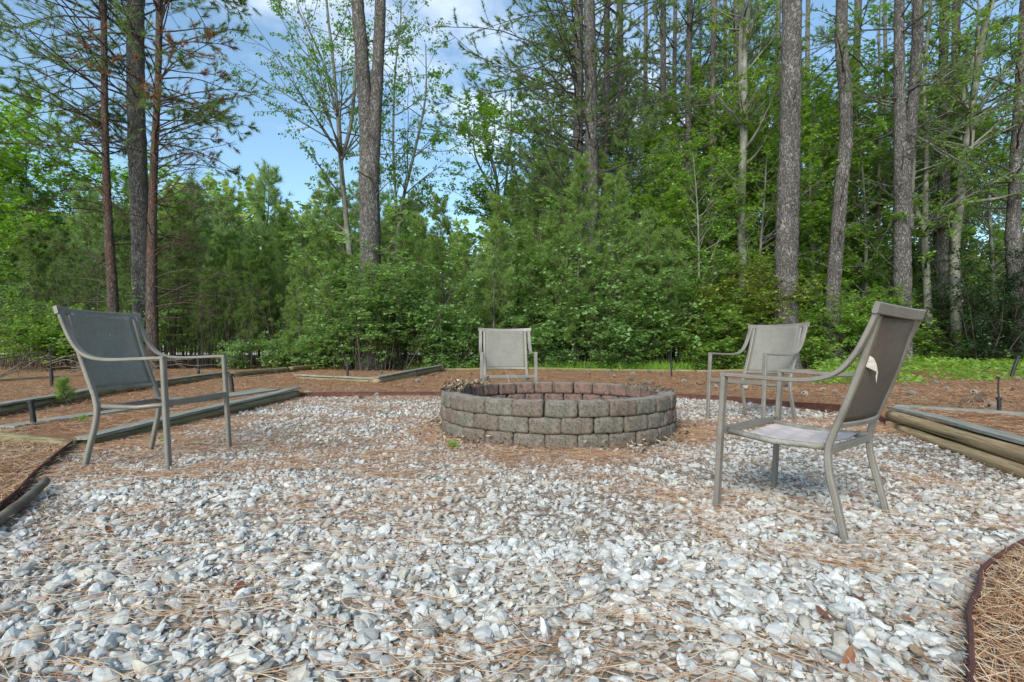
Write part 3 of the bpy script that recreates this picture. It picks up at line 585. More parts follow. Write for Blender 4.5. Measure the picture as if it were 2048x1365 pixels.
# ================================================================== TIMBERS AND EDGING
def along(o, p0, p1, base):
    p0 = Vector(p0); p1 = Vector(p1); d = p1 - p0
    o.rotation_euler = d.to_track_quat('X', 'Z').to_euler(); o.location = p0 - Vector(base)
def log_piece(p0, p1, r, mat, parent, base, seed, bend=.01):
    rs = rsd(seed); L = float(np.linalg.norm(np.array(p1) - np.array(p0))); n = max(6, int(L / .12)); t = np.linspace(0, 1, n)
    pts = np.stack([t * L, bend * np.sin(t * math.pi) + .004 * np.sin(t * 9 + seed), .003 * np.sin(t * 7 + 2 * seed)], -1)
    R = r * (1 + .05 * np.sin(t * 5 + seed) + rs.normal(0, .012, n)); R[0] *= .93; R[-1] *= .93
    g = G(); tubes(g, pts, R, 16, rough=.03, rs=rs, cap=True); o = g.build('log', mat, parent, True); along(o, p0, p1, base); return o
def board_piece(p0, p1, w0, w1, th, mat, parent, base, seed, side=1):
    """flat board: edge runs p0-p1, width to one side"""
    rs = rsd(seed); L = float(np.linalg.norm(np.array(p1) - np.array(p0))); n = max(4, int(L / .2)); V = []; t = np.linspace(0, 1, n)
    for k in t:
        w = w0 + (w1 - w0) * k; e = rs.normal(0, .0025); e2 = rs.normal(0, .003); z = .004 * math.sin(k * 8 + seed)
        V += [(k * L, side * e, -th / 2 + z), (k * L, side * (w + e2), -th / 2 + z), (k * L, side * (w + e2), th / 2 + z), (k * L, side * e, th / 2 + z)]
    Q = [(a * 4 + i, a * 4 + (i + 1) % 4, a * 4 + 4 + (i + 1) % 4, a * 4 + 4 + i) for a in range(n - 1) for i in range(4)] + [(3, 2, 1, 0), (n * 4 - 4, n * 4 - 3, n * 4 - 2, n * 4 - 1)]
    if side > 0: Q = [q[::-1] for q in Q]
    g = G(); g.add(V, Q); o = g.build('board', mat, parent); along(o, p0, p1, base); return o
def fill(name, pts, z, mat, parent, base):
    """straw-covered earth between timbers: a mounded polygon"""
    pts = np.array(pts); c = pts.mean(0); rings = 7; V = []; n = len(pts); sub = 6; P_ = []
    for i in range(n):
        for k in range(sub): P_.append(pts[i] + (pts[(i + 1) % n] - pts[i]) * k / sub)
    P_ = np.array(P_); m_ = len(P_)
    for r in range(rings):
        q = c + (P_ - c) * (1 - r / rings); V += [(a - base[0], b - base[1], z(a, b, r / rings) - base[2]) for a, b in q]
    V.append((c[0] - base[0], c[1] - base[1], z(c[0], c[1], 1) - base[2])); idx = np.arange(m_ * rings).reshape(rings, m_)
    Q = np.stack([idx[:-1], np.roll(idx[:-1], -1, 1), np.roll(idx[1:], -1, 1), idx[1:]], -1).reshape(-1, 4); T = [(idx[-1, i], idx[-1, (i + 1) % m_], m_ * rings) for i in range(m_)]
    g = G(); g.add(V, Q, T); return g.build(name, mat, parent, True)
def top_straw(g, poly, n, z, w=.003, seed=1):
    global rs
    rs = rsd(seed); poly = np.array(poly); lo, hi = poly.min(0), poly.max(0); x = rs.uniform(lo[0], hi[0], n); y = rs.uniform(lo[1], hi[1], n); k = inpoly(x, y, poly); x, y = x[k], y[k]
    needles_ground(g, x, y, z + rs.uniform(0, .018, len(x)), rs, .15, w, None, .02)
# left bed: log pair with a board on top
b = (-2.95, 5.2, 0); bed = empty('raised_bed', b, 'wedge-shaped raised bed of mossy logs capped with a grey board, behind the left chair', 'raised bed', 'timber-edged beds')
log_piece((-2.98, 3.58, .035), (-2.93, 6.98, .068), .045, MAT['log_mossy'], bed, b, 3, -.02)
log_piece((-2.985, 3.40, -.01), (-2.955, 6.6, -.012), .042, MAT['log_mossy'], bed, b, 4)
board_piece((-2.90, 3.52, .078), (-2.90, 7.06, .140), .11, .13, .022, MAT['board'], bed, b, 5, 1)
board_piece((-3.84, 3.95, .085), (-3.10, 6.86, .128), .16, .34, .018, MAT['board'], bed, b, 6, 1)
fill('soil', [(-3.0, 3.55), (-3.0, 6.7), (-3.75, 4.0), (-3.6, 3.7)], lambda x, y, r: .055 + .05 * ss(y, 3.6, 6.5) + .012 * r, MAT['ground'], bed, b)
g = G(); top_straw(g, [(-3.0, 3.5), (-3.0, 6.8), (-3.80, 4.0), (-3.6, 3.6)], 2600, .085, .003, 21); g.build('straw_cover', MAT['straw'], bed, kind='stuff').location = (2.95, -5.2, 0)
b = (-3.4, 3.62, 0); lg = log_piece((-4.6, 3.98, .035), (-3.02, 3.53, .02), .045, MAT['log_mossy'], None, (0, 0, 0), 8, .03); lg.name = 'round_timber'
tag(lg, 'short pale round timber at the left edge, its frayed end beside the steel edging', 'timber')
# second timber line at left
b = (-5.9, 7.2, 0); tl = empty('timber_border', b, 'old log border with a board cap behind the small pine seedling at the left', 'timber border', 'timber-edged beds')
log_piece((-5.15, 5.0, .05), (-5.95, 7.6, .05), .06, MAT['log_mossy'], tl, b, 11, .03); log_piece((-5.98, 7.7, .05), (-6.55, 11.9, .06), .06, MAT['log_mossy'], tl, b, 12, .02)
board_piece((-5.05, 4.9, .115), (-5.95, 7.65, .118), .13, .13, .02, MAT['board'], tl, b, 13, 1); board_piece((-5.95, 7.7, .12), (-6.5, 11.8, .13), .12, .1, .02, MAT['board'], tl, b, 14, 1)
b = (-6.4, 14, 0); tl = empty('timber_border', b, 'low dark log border running away through the straw left of centre', 'timber border', 'timber-edged beds')
log_piece((-6.6, 12.0, .06), (-6.4, 14.6, .07), .07, MAT['log_mossy'], tl, b, 15, .02); log_piece((-6.38, 14.7, .07), (-6.2, 16.9, .08), .08, MAT['log_mossy'], tl, b, 16)
# far left thin timber
lg = log_piece((-10.6, 10.1, .02), (-10.2, 12.6, .03), .045, MAT['log'], None, (0, 0, 0), 18); lg.name = 'round_timber'; tag(lg, 'pale round timber half buried in straw in front of the stick pile at far left', 'timber')
# centre-left bed
b = (-2.6, 9.8, 0); bed = empty('raised_bed', b, 'low raised bed with weathered boards and a log corner, left of the far chair', 'raised bed', 'timber-edged beds')
board_piece((-4.75, 11.15, .10), (-3.65, 10.45, .10), .12, .12, .025, MAT['board'], bed, b, 31, 1); board_piece((-3.63, 10.44, .10), (-2.58, 9.80, .10), .12, .12, .025, MAT['board'], bed, b, 32, 1)
log_piece((-4.65, 11.15, .03), (-2.62, 9.86, .03), .045, MAT['log_mossy'], bed, b, 33)
log_piece((-2.60, 9.80, .045), (-2.36, 12.4, .055), .07, MAT['log'], bed, b, 34); log_piece((-2.35, 12.5, .055), (-2.08, 15.1, .075), .085, MAT['log_mossy'], bed, b, 35)
board_piece((-2.54, 9.78, .128), (-2.02, 15.1, .175), .13, .13, .022, MAT['board'], bed, b, 36, 1)
# back edging of the straw area
b = (2, 15.3, 0); bk = empty('timber_border', b, 'long thin grey timber edging along the back of the straw, below the green undergrowth', 'timber border', 'timber-edged beds')
pp = [(-6.1, 16.9), (-4.0, 17.0), (-2.05, 15.3), (.5, 15.5), (3.0, 15.3), (5.4, 15.0), (7.6, 14.9), (9.8, 14.6)]
for i in range(len(pp) - 1):
    h0, h1 = float(ground_h(*pp[i])), float(ground_h(*pp[i + 1])); dd = np.array(pp[i + 1]) - np.array(pp[i]); e = np.array(pp[i]) + dd * .985
    log_piece((*pp[i], h0 + .025), (*e, h1 + .025), .05, MAT['log_mossy'], bk, b, 50 + i)
# right bed
b = (3.1, 3.6, 0); bed = empty('raised_bed', b, 'raised bed at the right edge with two stacked tan logs under a greenish grey board', 'raised bed', 'timber-edged beds')
log_piece((3.27, 4.42, .112), (2.52, 1.95, .112), .046, MAT['log'], bed, b, 41, .015)
log_piece((3.20, 4.22, .026), (2.47, 1.92, .024), .044, MAT['log'], bed, b, 42)
board_piece((3.29, 4.50, .178), (2.53, 1.93, .180), .115, .11, .018, MAT['board'], bed, b, 43, 1)
board_piece((3.36, 4.48, .184), (5.25, 2.3, .190), .10, .16, .020, MAT['board'], bed, b, 44, 1)
g = G(); Vb = np.array([(x, y, z) for z in (-.04, .07) for x, y in ((3.215, 4.24), (3.33, 4.27), (3.31, 4.40), (3.19, 4.37))]); g.add(Vb - np.array(b), [(0, 3, 2, 1), (4, 5, 6, 7), (0, 1, 5, 4), (1, 2, 6, 5), (2, 3, 7, 6), (3, 0, 4, 7)]); g.build('end_block', MAT['log'], bed)
wedge = [(3.36, 4.42), (2.62, 1.95), (3.2, 1.7), (5.3, 2.05)]
fill('soil', wedge, lambda x, y, r: .165 + .012 * r, MAT['ground'], bed, b)
g = G(); top_straw(g, [(3.40, 4.38), (2.78, 2.2), (3.2, 1.8), (5.2, 2.2)], 9000, .172, .0026, 22); g.build('straw_cover', MAT['straw'], bed, kind='stuff').location = (-3.1, -3.6, 0)
# steel edging strips
def strip(pts, h0, h1, label, seed, th=.006):
    p = smoothpts(np.array(pts), len(pts) * 8); c = p.mean(0); z = ground_h(p[:, 0], p[:, 1]); rs = rsd(seed); jz = .006 * np.sin(np.linspace(0, 9, len(p)) + seed)
    q = np.stack([p[:, 0] - c[0], p[:, 1] - c[1], z + (h0 + h1) / 2 + jz], -1); g = G(); bar(g, q, h1 - h0, th, lat=(0, 0, 1), ch=.15)
    q2 = q.copy(); q2[:, 2] += (h1 - h0) / 2; tubes(g, q2, np.full(len(q2), .006), 6)
    o = g.build('steel_edging', MAT['rust'], None, False, label=label, cat='edging', group='rusty steel edging round the gravel'); o.location = (c[0], c[1], 0); return o
strip([(-2.96, 7.08), (-2.0, 7.2), (-1.08, 7.27), (.6, 7.37), (1.6, 7.24), (2.24, 7.02), (2.8, 6.52), (3.13, 6.02), (3.29, 5.2), (3.31, 4.46)], -.03, .065, 'reddish brown steel edging curving behind the fire pit between the two raised beds', 1)
strip([(-2.99, 3.48), (-2.74, 3.06), (-2.48, 2.65), (-2.24, 2.32), (-2.06, 2.04), (-1.78, 1.6), (-1.5, 1.15)], -.03, .055, 'rusty brown steel edging running to the left edge beside the dark-tipped branch', 2)
strip([(2.25, 2.0), (1.88, 1.85), (1.62, 1.70), (1.44, 1.57), (1.325, 1.45), (1.17, 1.31), (1.075, 1.20), (.97, 1.08), (.90, .99), (.80, .7)], -.03, .05, 'rusty edging curving round the straw in the bottom right corner', 3)
# branch in the lower left
g = G(); p = np.array([(-1.72, 1.55, .03), (-1.9, 1.83, .034), (-2.02, 2.06, .036), (-2.13, 2.26, .04), (-2.24, 2.46, .055)]); p2 = smoothpts(p, 14); tubes(g, p2 - p[2], np.linspace(.026, .019, 14) * (1 + .05 * np.sin(np.arange(14) * 2.1)), 12, cap=True, rough=.05, rs=rsd(2))
o = g.build('fallen_branch', MAT['stick'], None, True, label='short thick pale branch lying beside the steel edging at the lower left', cat='branch'); o.location = p[2]
# ================================================================== PATH LIGHT STAKES
def stake(u, vb, vt, label, split=None, ut=None, thick=.022, wire=False):
    p = P(u, vb); s = p[1] / F; ut = u if ut is None else ut; H = (vb - vt) * s; dx = (ut - u) * s
    e = empty('path_light_stake', p, label, 'stake', 'black path light stakes'); hs = H if split is None else (vb - split) * s
    g = G(); f = hs / H; bar(g, [(0, 0, -.05), (dx * f * .5, 0, hs * .5), (dx * f, 0, hs)], thick, thick * .9, ch=.15); g.build('spike', MAT['plastic'], e)
    g = G(); bar(g, [(dx * f, 0, hs), (dx * f, 0, hs + thick * .8)], thick * 1.45, thick * 1.4, ch=.2); g.build('collar', MAT['plastic'], e)
    if split is not None:
        g = G(); tubes(g, np.array([(dx * f, 0, hs), (dx * .8, .004, hs + (H - hs) * .5), (dx, 0, H)]), np.full(3, thick * .24), 8, cap=True); g.build('rod', MAT['plastic'], e)
        g = G(); tubes(g, np.array([(dx, 0, H), (dx, 0, H + thick * .7)]), np.full(2, thick * .45), 8, cap=True); g.build('tip', MAT['plastic'], e)
    if wire:
        g = G(); tubes(g, smoothpts([(0.01, 0, hs), (.05, -.02, hs * .5), (.16, -.05, .06), (.34, -.12, .02)], 12), np.full(12, .006), 5); g.build('wire', MAT['plastic'], e)
stake(71, 870, 806, 'short thick black stake left of the left chair, nearest stake to the pale round timber', ut=62, thick=.032)
stake(104, 774, 697, 'black stake with a thin rod on top, beside the pine seedling and stick pile', split=741, ut=100, thick=.045, wire=True)
stake(397, 748, 722, 'black stake seen between the front legs of the left chair, far back at the undergrowth', thick=.06)
stake(466, 786, 753, 'leaning black stake just right of the left chair, behind the mossy bed', ut=461, thick=.05)
stake(695, 757, 728, 'black stake in the middle of the low bed left of the far chair', thick=.05)
stake(823, 733, 704, 'black stake lying at a steep slant against the undergrowth left of the far chair', ut=858, thick=.07)
stake(1343, 754, 698, 'black stake with thin rod and trailing wire, at the back right of the fire pit', split=727, ut=1342, thick=.04, wire=True)
stake(1670, 735, 690, 'thin black stake at the foot of the undergrowth between the two right-hand chairs', split=715, thick=.035)
stake(1999, 836, 746, 'tall black stake with rod beside a brown pine cone at the far right', split=788, ut=1997, thick=.024)
stake(2020, 758, 716, 'slanting black stake in the green ground cover at the far right', ut=2036, thick=.06)
# ================================================================== PINE CONES
def cone_mesh(seed):
    rs = rsd(seed); g = G(); n = 54
    tubes(g, np.array([(-.045, 0, 0), (-.02, 0, 0), (.02, 0, 0), (.048, 0, 0)]), np.array([.008, .018, .014, .003]), 8, .1)
    for i in range(n):
        f = i / n; x = -.045 + .095 * f; a = i * 2.39996; r = .034 * (math.sin(math.pi * (.18 + .78 * f)) ** .8); out = np.array([.35, math.cos(a), math.sin(a)]); out /= np.linalg.norm(out); sd = np.array([0, -math.sin(a), math.cos(a)])
        b0 = np.array([x, 0, 0]); L = r + rs.uniform(0, .004); w = .011 * (1 - .5 * f); tipv = b0 + out * L
        V = [b0 + out * .006 - sd * w * .3, b0 + out * .006 + sd * w * .3, tipv + sd * w, tipv - sd * w, tipv + out * .004 + np.array([-.006, 0, 0])]
        g.add(V, [(0, 1, 2, 3)], [(3, 2, 4)], tint=[.1, .1, .8, .8, 1])
    return g.mesh('pine_cone', [MAT['cone']])
cms = [cone_mesh(i) for i in range(3)]
rs = rsd(44)
CONES = [('pine cone along the back edging behind the fire pit', [(1178, 749), (1217, 748), (1229, 756), (1266, 752), (1299, 747), (1321, 751), (1262, 762)]),
 ('grey pine cone between fire pit and right-hand chairs', [(1293, 771), (1368, 766), (1398, 771), (1431, 777)]),
 ('weathered pine cone on straw right of the torn chair', [(1810, 775), (1872, 769), (1893, 784), (1925, 767), (1948, 790), (1968, 794), (2026, 785), (2036, 762), (1825, 793)]),
 ('pine cone on straw beside the nearer right chair arm', [(1610, 797), (1644, 804), (1646, 785), (1670, 789), (1677, 760)]),
 ('dark pine cone on the straw left of the fire pit', [(614, 790), (723, 800), (753, 795), (835, 788), (801, 776), (835, 766), (762, 747)]),
 ('pine cone on the straw near the back at left centre', [(526, 729), (551, 748), (480, 738)])]
ORDC = ['leftmost', 'second', 'third', 'fourth', 'fifth', 'sixth', 'seventh', 'eighth', 'ninth']
for lab, pts in CONES:
    for ci, (u, v) in enumerate(sorted(pts)):
        p = P(u, v); sc_ = float(np.clip(p[1] / 8, .95, 1.5)) * rs.uniform(.9, 1.15); o = inst('pine_cone', cms[rs.randint(3)]); o.location = (p[0], p[1], p[2] + .030 * sc_); o.rotation_euler = (rs.uniform(0, 6), rs.normal(0, .3), rs.uniform(0, 6)); o.scale = (sc_,) * 3
        tag(o, ORDC[ci] + (' ' if ci == 0 else ' from the left, ') + lab, 'pine cone', 'pine cones on the straw')
for (u, v, sc_, lab) in ((1984, 828, .95, 'brown open pine cone resting on the board next to the tall black stake'), (1937, 808, 1.05, 'dark pine cone with a short stick beside it, behind the right bed board'), (1960, 804, 1.1, 'pale grey pine cone lying just behind the board of the right bed')):
    p = P(u, v); o = inst('pine_cone', cms[rs.randint(3)]); z = .215 if v == 828 else p[2] + .03; o.location = (p[0], p[1], z); o.rotation_euler = (rs.uniform(0, 6), 0, rs.uniform(0, 6)); o.scale = (sc_,) * 3; tag(o, lab, 'pine cone', 'pine cones on the straw')
# ================================================================== FALLEN LEAVES
def leaf_mesh(seed, lobed):
    rs = rsd(seed); n = 18; V = [(0, 0, .004)]; L = 1.0
    for i in range(n):
        a = i / n * 2 * math.pi; r = (.5 + .18 * abs(math.cos(a)) + (.16 * math.cos(5 * a) if lobed else 0)) * rs.uniform(.9, 1.05); x, y = r * math.cos(a), r * math.sin(a) * (.8 if lobed else .5)
        V.append((x, y, .28 * x * x + .35 * abs(y) ** 1.3 * rs.uniform(.5, 1.3)))
    g = G(); g.add(V, None, [(0, i + 1, (i + 1) % n + 1) for i in range(n)], tint=rs.rand()); tubes(g, np.array([(.5, 0, .07), (.75, .03, .06), (.95, .1, .02)]), np.array([.015, .012, .01]), 4, .2)
    return g.mesh('fallen_leaf', [MAT['dead_leaf']])
lms = [leaf_mesh(i, i == 0) for i in range(6)]
LV = [(218, 1075, .075, 'curled red brown fallen leaf on the gravel below the left chair'), (846, 1127, .06, 'bright orange fallen leaf on gravel in front of the fire pit, left of centre'), (833, 1094, .04, 'small orange leaf standing upright on the gravel in front of the fire pit'),
 (476, 1195, .075, 'flat dark red leaf on the gravel at lower left'), (884, 1280, .085, 'large rusty brown leaf on the gravel near the bottom centre'), (1698, 1338, .062, 'big tan brown leaf lying at the bottom edge among white stones'), (1646, 1245, .07, 'rust coloured leaf on gravel below the rear leg of the near chair'),
 (1718, 1210, .05, 'small dark red leaf on gravel in front of the bottom right edging'), (1835, 1325, .075, 'orange brown leaf near the bottom right edging'), (1917, 1230, .07, 'brown leaf leaning against the bottom right edging'), (1818, 1254, .045, 'small orange leaf among stones left of the bottom right edging'),
 (346, 1015, .045, 'small yellowish brown leaf in straw in front of the left chair'), (270, 975, .045, 'dark red leaf on gravel directly below the left chair'), (104, 1002, .055, 'orange brown leaf beside the tip of the fallen branch'), (1722, 1008, .05, 'red brown leaf on straw beside the rear legs of the near chair'), (1755, 982, .035, 'small dark red leaf between the rear legs of the near chair'),
 (1262, 1048, .045, 'small brown leaf on gravel right of centre'), (842, 1248, .045, 'upright dark brown leaf on gravel near the bottom centre'), (554, 1192, .04, 'pale yellow leaf on gravel left of centre'), (1120, 1205, .04, 'orange leaf fragment in the middle of the gravel'), (1325, 1135, .045, 'brown leaf in a band of straw right of centre'), (1560, 1075, .04, 'small orange leaf on straw in front of the near chair')]
rs = rsd(45)
for (u, v, s, lab) in LV:
    p = P(u, v); o = inst('fallen_leaf', lms[rs.randint(6)]); o.location = (p[0], p[1], p[2] + .020); o.rotation_euler = (rs.normal(0, .35), rs.normal(0, .35), rs.uniform(0, 6)); o.scale = (s * .66,) * 3; tag(o, lab, 'leaf', 'fallen leaves on the gravel')
# ================================================================== STICK PILE, FALLEN STICKS
rs = rsd(46)
def stick(p, q, r, label, sag=.05, n=9, group='sticks in the pile', side=4):
    p = np.array(p, float); q = np.array(q, float); t = np.linspace(0, 1, n)[:, None]; L = np.linalg.norm(q - p); pts = p + (q - p) * t + rs.normal(0, .012 * L, (n, 3)) * np.sin(t * math.pi) + np.array([0, 0, sag]) * np.sin(t * math.pi)
    g = G(); tubes(g, pts - p, np.linspace(r, r * .35, n), 6, cap=True, rough=.1, rs=rs)
    for _ in range(side):
        i = rs.randint(2, n - 2); b = pts[i] - p; d = nrm((q - p) / L + rs.normal(0, .6, 3)); l = L * rs.uniform(.12, .3); tubes(g, np.stack([b, b + d * l * .5, b + d * l + rs.normal(0, .03, 3)]), np.array([r * .5, r * .35, r * .15]), 5)
    o = g.build('stick', MAT['stick'], None, True, label=label, cat='stick', group=group); o.location = p
def Q3(u, v, dist): return XZ(u, v, dist)
stick(Q3(-20, 722, 11.5), Q3(92, 702, 13), .022, 'long bare branch slanting up out of the stick pile at far left', .0)
stick(Q3(0, 752, 11), Q3(110, 716, 12), .018, 'pale bent stick crossing the front of the pile at far left', .12)
stick(Q3(0, 755, 10.5), Q3(75, 735, 11), .016, 'short stick at the very front left of the pile', .05)
STK = ['pale', 'dark', 'crooked', 'straight']
for k in range(16):
    x0 = rs.uniform(-14, -8.6); y0 = rs.uniform(11.2, 13.5); a = rs.normal(0, .35); l = rs.uniform(1.2, 3.2); z0 = rs.uniform(.03, .32)
    stick((x0, y0, z0), (x0 + l * math.cos(a), y0 + l * math.sin(a), max(.03, z0 + rs.normal(0, .15))), rs.uniform(.010, .022), '%s stick, %s in the brush pile at the left edge' % (STK[k % 4], ['lowest', 'low', 'middle', 'upper'][k // 4]), rs.uniform(0, .15))
stick(P(590, 728), P(620, 712) + [0, 0, .5], .02, 'thin pale stick leaning up at the straw edge right of the left chair', 0, group='loose sticks')
stick(P(855, 757), P(905, 733), .015, 'thin twig standing in straw near the slanting black stake', 0, group='loose sticks')
stick(P(345, 725), P(470, 722) + [0, 0, .1], .02, 'bare stick lying along the foot of the thicket behind the left chair', .1, group='loose sticks')
stick(P(690, 720), P(830, 712) + [0, 0, .25], .02, 'long bare twig lying at the foot of the thicket left of the far chair', .1, group='loose sticks')
stick(P(170, 1063), P(270, 1012), .005, 'slender twig on the gravel below the left chair', .0, group='loose sticks', side=1)
stick(P(690, 1067), P(760, 1060), .006, 'slender twig on the gravel in front of the fire pit at left', .0, group='loose sticks', side=1)
stick(P(1916, 826), P(1932, 803) + [0, 0, .06], .007, 'short dark twig leaning on a pine cone behind the right bed', .0, group='loose sticks', side=0)
# ================================================================== VEGETATION
def curves(rs, base, d, L, K, lift=0., wob=.05):
    N = len(base); Pt = np.zeros((N, K, 3)); D = np.zeros((N, K, 3)); Pt[:, 0] = base; d = nrm(d); D[:, 0] = d; st = (np.broadcast_to(L, (N,)) / (K - 1))[:, None]
    for i in range(1, K):
        d = nrm(d + np.array([0, 0, 1.]) * (np.broadcast_to(lift, (N,))[:, None]) + rs.normal(0, wob, (N, 3))); Pt[:, i] = Pt[:, i - 1] + d * st; D[:, i] = d
    return Pt, D
def along_c(Pt, D, t):
    """t (N,M) in 0..1 -> positions, directions (N*M,3)"""
    N, K, _ = Pt.shape; f = np.clip(t * (K - 1), 0, K - 1.001); i = f.astype(int); a = f - i; n = np.arange(N)[:, None]
    return (Pt[n, i] * (1 - a)[..., None] + Pt[n, i + 1] * a[..., None]).reshape(-1, 3), nrm(D[n, i + 1]).reshape(-1, 3)
def spawn(rs, Pt, D, m, t0, t1, ang, flat=.5):
    N = len(Pt); t = rs.uniform(t0, t1, (N, m)); p, d = along_c(Pt, D, t); r = rs.normal(0, 1, p.shape); r[:, 2] *= flat; pr = nrm(r - (r * d).sum(1, keepdims=True) * d)
    a = rs.normal(ang, .2, len(p))[:, None]; return p, nrm(np.cos(a) * d + np.sin(a) * pr), t.ravel()
def tufts(g, rs, p, d, k, L, w, spread=.8, mat=0, tint=None):
    N = len(p)
    if N == 0: return
    p = np.repeat(p, k, 0); d = np.repeat(d, k, 0); dd = nrm(d + rs.normal(0, spread * .6, p.shape)); l = L * rs.uniform(.6, 1.1, (N * k, 1)); s = nrm(np.cross(dd, rs.normal(0, 1, p.shape)))
    o = p - d * rs.uniform(0, L * .5, (N * k, 1)); tip = o + dd * l - np.array([0, 0, 1.]) * l * rs.uniform(0, .18, (N * k, 1)); V = np.stack([o - s * w / 2, o + s * w / 2, tip], 1).reshape(-1, 3)
    tt = np.repeat(np.clip(rs.beta(2, 2.2, N) , 0, 1), k) * .7 + rs.rand(N * k) * .3
    g.add(V, None, np.arange(N * k * 3).reshape(-1, 3), tint=np.repeat(tt if tint is None else np.full(N * k, tint), 3), mat=mat)
def leaves(g, rs, p, size, droop=.25, wid=.7, mat=0, tint=(2, 2), d=None, flat=.45, fold=.12, five=False):
    N = len(p); a = rs.uniform(0, 6.283, N); ax = np.stack([np.cos(a), np.sin(a), rs.normal(-droop, .3, N)], -1)
    if d is not None: ax = ax + d * .6
    ax = nrm(ax); up = nrm(rs.normal(0, flat, (N, 3)) + [0, 0, 1]); s = nrm(np.cross(ax, up)); nn = np.cross(s, ax); L = (size * rs.uniform(.6, 1.2, N))[:, None]; W = L * wid
    tt = rs.beta(tint[0], tint[1], N)
    if five:   # lobed leaf: 5 triangles-worth of outline, star shaped
        V = np.stack([p, p + ax * L * .35 - s * W * .62 + nn * L * fold, p + ax * L * .55 - s * W * .22, p + ax * L, p + ax * L * .55 + s * W * .22, p + ax * L * .35 + s * W * .62 + nn * L * fold], 1).reshape(-1, 3)
        i = np.arange(N)[:, None] * 6; g.add(V, np.concatenate([i + np.array(q) for q in ((0, 1, 2, 3), (0, 3, 4, 5))]), tint=np.repeat(tt, 6), mat=mat)
    else:
        V = np.stack([p, p + ax * L * .5 - s * W * .5 + nn * L * fold, p + ax * L, p + ax * L * .5 + s * W * .5 + nn * L * fold], 1).reshape(-1, 3)
        i = np.arange(N)[:, None] * 4; g.add(V, None, np.concatenate([i + np.array(q) for q in ((0, 1, 2), (0, 2, 3))]), tint=np.repeat(tt, 4), mat=mat)
def taper(N, K, r0, r1): return np.broadcast_to(np.asarray(r0, float).reshape(-1, 1), (N, K)) * np.linspace(1, r1, K)
# ---------------------------------------------------------------- tree builders (return two meshes: trunk with limbs, crown)
def pine_limbs(rs, w, c, heads, az, el, L, R, K=7, lift=.03, twigs=6, tw_len=.32, tuft=4, k=9, nl=.16, nw=.014, wob=.07, spread=.8, t0=.35, tt0=.35, matd=None, fdead=0., dens=1.0):
    """limbs from points heads (N,3); twigs and needle tufts"""
    N = len(heads)
    if N == 0: return
    d = np.stack([np.cos(az) * np.cos(el), np.sin(az) * np.cos(el), np.sin(el)], -1); Pt, D = curves(rs, heads, d, L, K, lift, wob); tubes(w, Pt, taper(N, K, R, .25), 5, .5)
    p, d2, t = spawn(rs, Pt, D, twigs, t0, 1, .85, .45); l2 = np.repeat(np.broadcast_to(L, (N,)), twigs) * tw_len * (1.25 - t) * rs.uniform(.6, 1.3, len(p)); r2 = np.repeat(np.broadcast_to(R, (N,)), twigs) * .35
    P2, D2 = curves(rs, p, d2, l2, 4, .10, .13); tubes(w, P2, taper(len(p), 4, r2, .35), 3, .5)
    dead = np.repeat(rs.rand(N) < fdead, twigs * tuft)
    q, dq = along_c(P2, D2, rs.uniform(tt0, 1, (len(P2), tuft))); keep = rs.rand(len(q)) < dens
    if matd is None: tufts(c, rs, q[keep & ~dead], dq[keep & ~dead], k, nl, nw, spread)
    else: tufts(c, rs, q[keep & ~dead], dq[keep & ~dead], k, nl, nw, spread); tufts(c, rs, q[keep & dead], dq[keep & dead], k, nl, nw, spread, mat=1)
    e = Pt[:, -1][~(rs.rand(N) < fdead)]; tufts(c, rs, e, D[:len(e), -1], k * 2, nl, nw, spread)
def young_pine(seed, H=6.5, R=.045, L0=1.35, z0=.8, step=.27, k=13, nw=.0115, mat='needle_y'):
    rs = rsd(seed); w = G(); c = G(); n = 14; t = np.linspace(0, 1, n); tr = np.stack([.25 * np.sin(t * 2.2 + seed) * t, .2 * np.sin(t * 3 + seed * 2) * t, t * H], -1); tr -= tr[0]; tubes(w, tr, R * (1 - .85 * t), 7, .5)
    zs = np.arange(z0, H - .1, step); h = np.repeat(zs, 5) + rs.uniform(-.08, .08, len(zs) * 5); N = len(h); heads = np.stack([np.interp(h, tr[:, 2], tr[:, 0]), np.interp(h, tr[:, 2], tr[:, 1]), h], -1)
    f = h / H; L = L0 * (.28 + 1.05 * (1 - f) ** .8) * rs.uniform(.55, 1.15, N) * np.where(f < .3, .8, 1)
    pine_limbs(rs, w, c, heads, rs.uniform(0, 6.28, N), rs.normal(.35 + .35 * f, .18), L, .011 * (1.2 - f), 5, .05, 5, .42, 4, k, .20, nw, .08, .8, .25, .2)
    return w.mesh('trunk', [MAT['bark_thin']], True), c.mesh('crown', [MAT[mat]])
